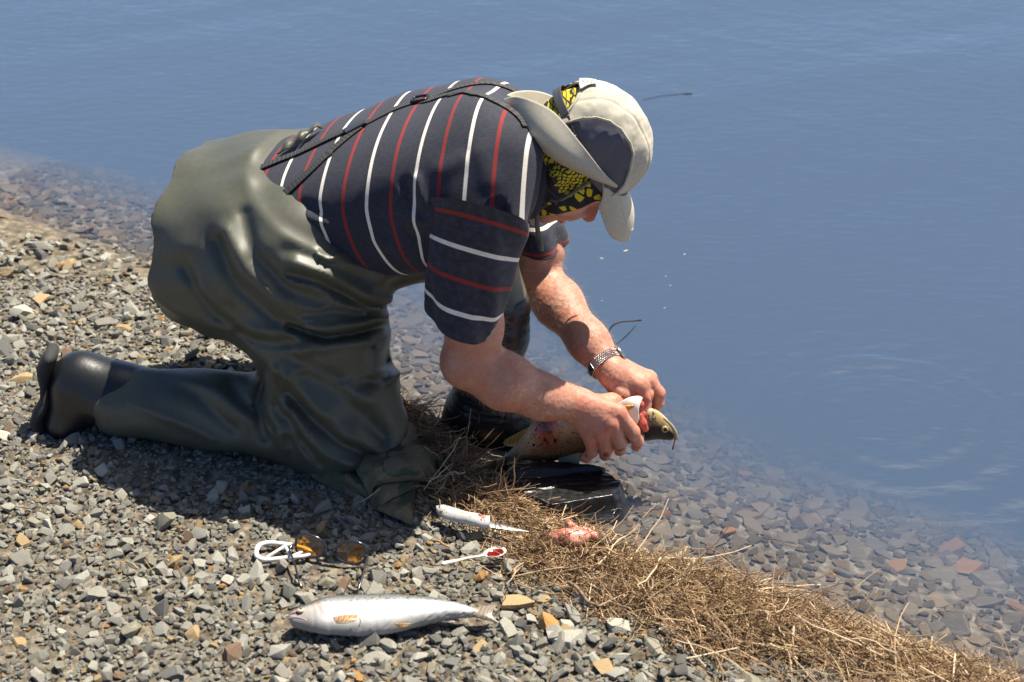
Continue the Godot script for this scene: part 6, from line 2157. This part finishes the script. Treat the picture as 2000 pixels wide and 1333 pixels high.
class Slab extends Sdf:
	var pl := []
	var no := FastNoiseLite.new()
	var n2 := FastNoiseLite.new()
	func setup() -> void:
		no.frequency = 18.0
		no.fractal_octaves = 2
		n2.frequency = 70.0
		n2.fractal_octaves = 2
		var c := Vector3(0.105, 0.006, -2.325)
		for q in [[Vector3(0.06, 1, -0.06), 0.020], [Vector3(0, -1, 0), 0.05], [Vector3(0.35, 0.35, 0.9), 0.058], [Vector3(1, 0.3, 0.1), 0.088], [Vector3(-1, 0.4, 0.1), 0.105], [Vector3(0.1, 0.5, -1), 0.052], [Vector3(-0.5, 0.5, 0.8), 0.080], [Vector3(0.8, 0.3, -0.7), 0.078], [Vector3(0.9, 0.5, 0.6), 0.078]]:
			pl.append([q[0].normalized(), q[1], c])
	func d(p: Vector3) -> float:
		var m := -1.0
		for q in pl:
			m = maxf(m, (p - q[2]).dot(q[0]) - q[1])
		if absf(m) < 0.03:
			var w := p.x * 0.25 + p.z
			m += 0.0024 * no.get_noise_3d(p.x * 0.4, p.y, w * 1.5) + 0.0011 * sin(w * 430.0 + 5.0 * no.get_noise_3d(p.x, p.y, p.z)) * (0.4 + no.get_noise_3d(p.z, p.x, p.y))
			# a broken edge along the far side stands higher
			m -= 0.010 * smoothstep(-2.352, -2.362, w - 0.024) * smoothstep(0.01, 0.03, p.y + 0.01)
		return m

func build_sunglasses() -> void:
	var g := thing("sunglasses", "dark framed sunglasses with amber lenses standing on the gravel", "sunglasses", Vector3(-0.3007, 0.0300, -2.0833))
	var dark := mat(Color(0.018, 0.02, 0.028), 0.18)
	dark.metallic_specular = 0.7
	var lm := mat(Color(0.88, 0.42, 0.03), 0.03)
	lm.albedo_color.a = 0.06
	lm.refraction_enabled = true
	lm.refraction_scale = 0.05
	lm.transparency = BaseMaterial3D.TRANSPARENCY_ALPHA
	var ex := (Vector3(-0.2682, 0.0450, -2.0887) - Vector3(-0.3359, 0.0450, -2.1049)).normalized()
	var ey := Vector3(0, 0.90, -0.44)
	ey = (ey - ex * ey.dot(ex)).normalized()
	var ez := ex.cross(ey)
	var cs := [Vector3(-0.3359, 0.0530, -2.1097), Vector3(-0.2682, 0.0530, -2.0935)]
	for k in 2:
		var c: Vector3 = cs[k]
		var edge := []
		var m := -1.0 if k == 0 else 1.0
		for i in 41:
			var a := TAU * i / 40.0
			var x := cos(a)
			var y := sin(a)
			var rx := 0.0265
			var ry := 0.0195 if y > 0 else 0.0175
			var p := Vector2(signf(x) * pow(absf(x), 0.85) * rx, signf(y) * pow(absf(y), 0.9) * ry)
			p.y += 0.0035 * m * -p.x / rx * -1.0 * (1.0 if y > 0 else -0.3)
			edge.append(c + ex * p.x + ey * p.y - ez * 0.004 * pow(p.x / rx, 2.0))
		var fr := Surf.new()
		fr.tube(edge, edge.map(func(_x): return Vector2(0.0024, 0.0022)), 10, ez)
		var f := put("frame", fr, dark, g)
		var ls := Surf.new()
		var rings := []
		for s in [1.0, 0.66, 0.33, 0.02]:
			var ring := PackedVector3Array()
			for i in 40:
				ring.push_back(c.lerp(edge[i], s * 0.985) + ez * 0.0008)
			rings.append(ring)
		for s in [0.02, 0.33, 0.66, 1.0]:
			var ring := PackedVector3Array()
			for i in 40:
				ring.push_back(c.lerp(edge[i], s * 0.985) - ez * 0.0008)
			rings.append(ring)
		ls.loft(rings, false, false)
		put("lens", ls, lm, f)
	var br := Surf.new()
	br.tube([cs[0] + ex * 0.0262 + ey * 0.000, cs[0] + ex * 0.030 - ey * 0.006, (cs[0] + cs[1]) * 0.5 - ey * 0.0085, cs[1] - ex * 0.030 - ey * 0.004, cs[1] - ex * 0.0262 + ey * 0.002], [0.002, 0.0022, 0.0026, 0.0022, 0.002], 8, ez, 4)
	put("bridge", br, dark, g)
	var bar := Surf.new()
	bar.tube([cs[0] + ex * 0.012 - ey * 0.0185, (cs[0] + cs[1]) * 0.5 - ey * 0.021, cs[1] - ex * 0.012 - ey * 0.0175], [0.0018, 0.0018, 0.0018], 8, ez, 4)
	put("brow_bar", bar, dark, g)
	for q in [[cs[0] - ex * 0.0275 + ey * 0.001, Vector3(-0.3685, 0.0520, -2.1042), Vector3(-0.3561, 0.0480, -2.0677), Vector3(-0.3477, 0.0460, -2.0374), Vector3(-0.3405, 0.0400, -2.0215)], [cs[1] + ex * 0.0275 - ey * 0.002, Vector3(-0.2380, 0.0520, -2.0854), Vector3(-0.2422, 0.0480, -2.0506), Vector3(-0.2461, 0.0440, -2.0244), Vector3(-0.2503, 0.0400, -2.0125), Vector3(-0.2641, 0.0380, -2.0188)]]:
		var t := Surf.new()
		t.tube(q, [0.0026, 0.0024, 0.0017, 0.0017, 0.0020, 0.0018].slice(0, q.size()), 8, Vector3.UP, 5)
		put("temple", t, dark, g)
		var h := Surf.new()
		h.ball(q[1] + Vector3(0.002, 0, 0.002), Vector3.ONE * 0.0016, Basis(), 5)
		put("hinge", h, mat(Color(0.7, 0.6, 0.4), 0.25, 1.0), g)

func build_camo_cloth() -> void:
	var c := thing("camouflage_cloth", "camouflage canvas cloth crumpled on the gravel under the knee", "cloth", Vector3(-0.2173, 0.0300, -2.2967))
	var big := FastNoiseLite.new()
	big.frequency = 2.6
	big.fractal_octaves = 2
	big.seed = 14
	var wv := FastNoiseLite.new()
	wv.frequency = 40.0
	var m := mat(Color(0.98, 0.98, 0.98), 0.9)
	m.albedo_texture = painted(384, 384, func(u, v):
		var a: float = big.get_noise_2d(u * 1.7, v * 1.7)
		var b: float = big.get_noise_2d(u * 1.7 + 5.0, v * 1.7 + 3.0)
		var k: float = 0.92 + 0.12 * wv.get_noise_2d(u * 8.0, v * 8.0)
		var q := Color(0.50, 0.44, 0.34)
		if b > 0.12: q = Color(0.40, 0.35, 0.26)
		if a > 0.13: q = Color(0.24, 0.30, 0.22)
		return Color(q.r * k, q.g * k, q.b * k))
	m.uv1_triplanar = true
	m.uv1_world_triplanar = true
	m.uv1_scale = Vector3.ONE * 3.4
	m.heightmap_enabled = true
	m.heightmap_texture = noise_tex(111, 0.3, 256)
	m.heightmap_scale = 0.02
	var wob := func(p: Vector3) -> float: return 0.0025 * rough.get_noise_2d(p.x * 900.0 + p.y * 500.0, p.z * 900.0)
	var s := Surf.new()
	# the panel that lies uppermost
	s.sheet([[Vector3(-0.2728, 0.0750, -2.3379), Vector3(-0.2317, 0.0880, -2.3430), Vector3(-0.1826, 0.0850, -2.3585), Vector3(-0.1522, 0.0700, -2.3834)], [Vector3(-0.2772, 0.0660, -2.3209), Vector3(-0.2377, 0.0880, -2.3008), Vector3(-0.1844, 0.0900, -2.3119), Vector3(-0.1406, 0.0680, -2.3479)], [Vector3(-0.2653, 0.0580, -2.2919), Vector3(-0.2274, 0.0800, -2.2767), Vector3(-0.1790, 0.0800, -2.2889), Vector3(-0.1356, 0.0560, -2.3286)], [Vector3(-0.2464, 0.0400, -2.2561), Vector3(-0.2358, 0.0620, -2.2712), Vector3(-0.1798, 0.0580, -2.2904), Vector3(-0.1327, 0.0360, -2.3130)]], 8, 0.0022, wob)
	put("cloth_fold", s, m, c)
	s = Surf.new()
	s.sheet([[Vector3(-0.2490, 0.0440, -2.2702), Vector3(-0.2314, 0.0580, -2.2828), Vector3(-0.1891, 0.0560, -2.2947), Vector3(-0.1593, 0.0480, -2.3072)], [Vector3(-0.2462, 0.0360, -2.2511), Vector3(-0.2226, 0.0560, -2.2584), Vector3(-0.1881, 0.0540, -2.2761), Vector3(-0.1627, 0.0440, -2.3005)], [Vector3(-0.2367, 0.0300, -2.2399), Vector3(-0.2129, 0.0500, -2.2427), Vector3(-0.1834, 0.0480, -2.2693), Vector3(-0.1662, 0.0380, -2.2950)]], 8, 0.0022, wob)
	put("cloth_fold", s, m, c)
	s = Surf.new()
	s.sheet([[Vector3(-0.2361, 0.0360, -2.2349), Vector3(-0.2103, 0.0460, -2.2540), Vector3(-0.1866, 0.0440, -2.2747), Vector3(-0.1675, 0.0360, -2.3007)], [Vector3(-0.2193, 0.0360, -2.2232), Vector3(-0.2015, 0.0460, -2.2275), Vector3(-0.1820, 0.0440, -2.2419), Vector3(-0.1705, 0.0360, -2.2705)], [Vector3(-0.1974, 0.0340, -2.2113), Vector3(-0.1885, 0.0380, -2.2119), Vector3(-0.1791, 0.0380, -2.2177), Vector3(-0.1721, 0.0340, -2.2317)], [Vector3(-0.1757, 0.0300, -2.1993), Vector3(-0.1748, 0.0310, -2.1980), Vector3(-0.1739, 0.0310, -2.1980), Vector3(-0.1732, 0.0300, -2.2007)]], 8, 0.0022, wob)
	put("cloth_fold", s, m, c)
	# the rolled side to the left
	s = Surf.new()
	s.sheet([[Vector3(-0.3698, 0.0360, -2.3535), Vector3(-0.3467, 0.0520, -2.3531), Vector3(-0.3263, 0.0500, -2.3591), Vector3(-0.3046, 0.0450, -2.3503), Vector3(-0.2740, 0.0500, -2.3386)], [Vector3(-0.3547, 0.0340, -2.3312), Vector3(-0.3277, 0.0560, -2.3302), Vector3(-0.3062, 0.0600, -2.3168), Vector3(-0.2802, 0.0560, -2.3069), Vector3(-0.2603, 0.0500, -2.3029)], [Vector3(-0.3270, 0.0320, -2.3093), Vector3(-0.3073, 0.0500, -2.3029), Vector3(-0.2843, 0.0520, -2.2895), Vector3(-0.2648, 0.0480, -2.2798), Vector3(-0.2508, 0.0440, -2.2702)], [Vector3(-0.2886, 0.0300, -2.2846), Vector3(-0.2797, 0.0360, -2.2886), Vector3(-0.2678, 0.0380, -2.2768), Vector3(-0.2553, 0.0360, -2.2660), Vector3(-0.2447, 0.0340, -2.2538)]], 7, 0.0022, wob)
	put("cloth_fold", s, m, c)
	s = Surf.new()
	s.sheet([[Vector3(-0.3679, 0.0300, -2.3493), Vector3(-0.3502, 0.0440, -2.3470), Vector3(-0.3338, 0.0580, -2.3384)], [Vector3(-0.3275, 0.0280, -2.3117), Vector3(-0.3259, 0.0360, -2.3192), Vector3(-0.3179, 0.0480, -2.3180)], [Vector3(-0.2794, 0.0260, -2.2794), Vector3(-0.2697, 0.0340, -2.2762), Vector3(-0.2592, 0.0400, -2.2831)], [Vector3(-0.2372, 0.0260, -2.2570), Vector3(-0.2341, 0.0340, -2.2553), Vector3(-0.2343, 0.0400, -2.2621)]], 7, 0.0022, wob)
	put("cloth_fold", s, m, c)
	# the part behind the knee, in the sun at its edge
	s = Surf.new()
	s.sheet([[Vector3(-0.2191, 0.0600, -2.4880), Vector3(-0.1982, 0.0700, -2.4611), Vector3(-0.1787, 0.0500, -2.4739), Vector3(-0.1632, 0.0200, -2.4910)], [Vector3(-0.2164, 0.0750, -2.4236), Vector3(-0.1963, 0.0850, -2.4055), Vector3(-0.1817, 0.0600, -2.4290), Vector3(-0.1694, 0.0220, -2.4611)], [Vector3(-0.2175, 0.0800, -2.3577), Vector3(-0.2002, 0.0880, -2.3494), Vector3(-0.1804, 0.0700, -2.3753), Vector3(-0.1673, 0.0300, -2.4230)]], 7, 0.0022, wob)
	put("cloth_fold", s, m, c)
	s = Surf.new()
	s.tube([Vector3(-0.2291, 0.0660, -2.2553), Vector3(-0.2415, 0.0580, -2.2497), Vector3(-0.2540, 0.0500, -2.2457), Vector3(-0.2689, 0.0400, -2.2487)], [0.0012, 0.0014, 0.0014, 0.0012], 6, Vector3.UP, 4)
	put("loose_thread", s, mat(Color(0.32, 0.27, 0.19), 0.9), c)
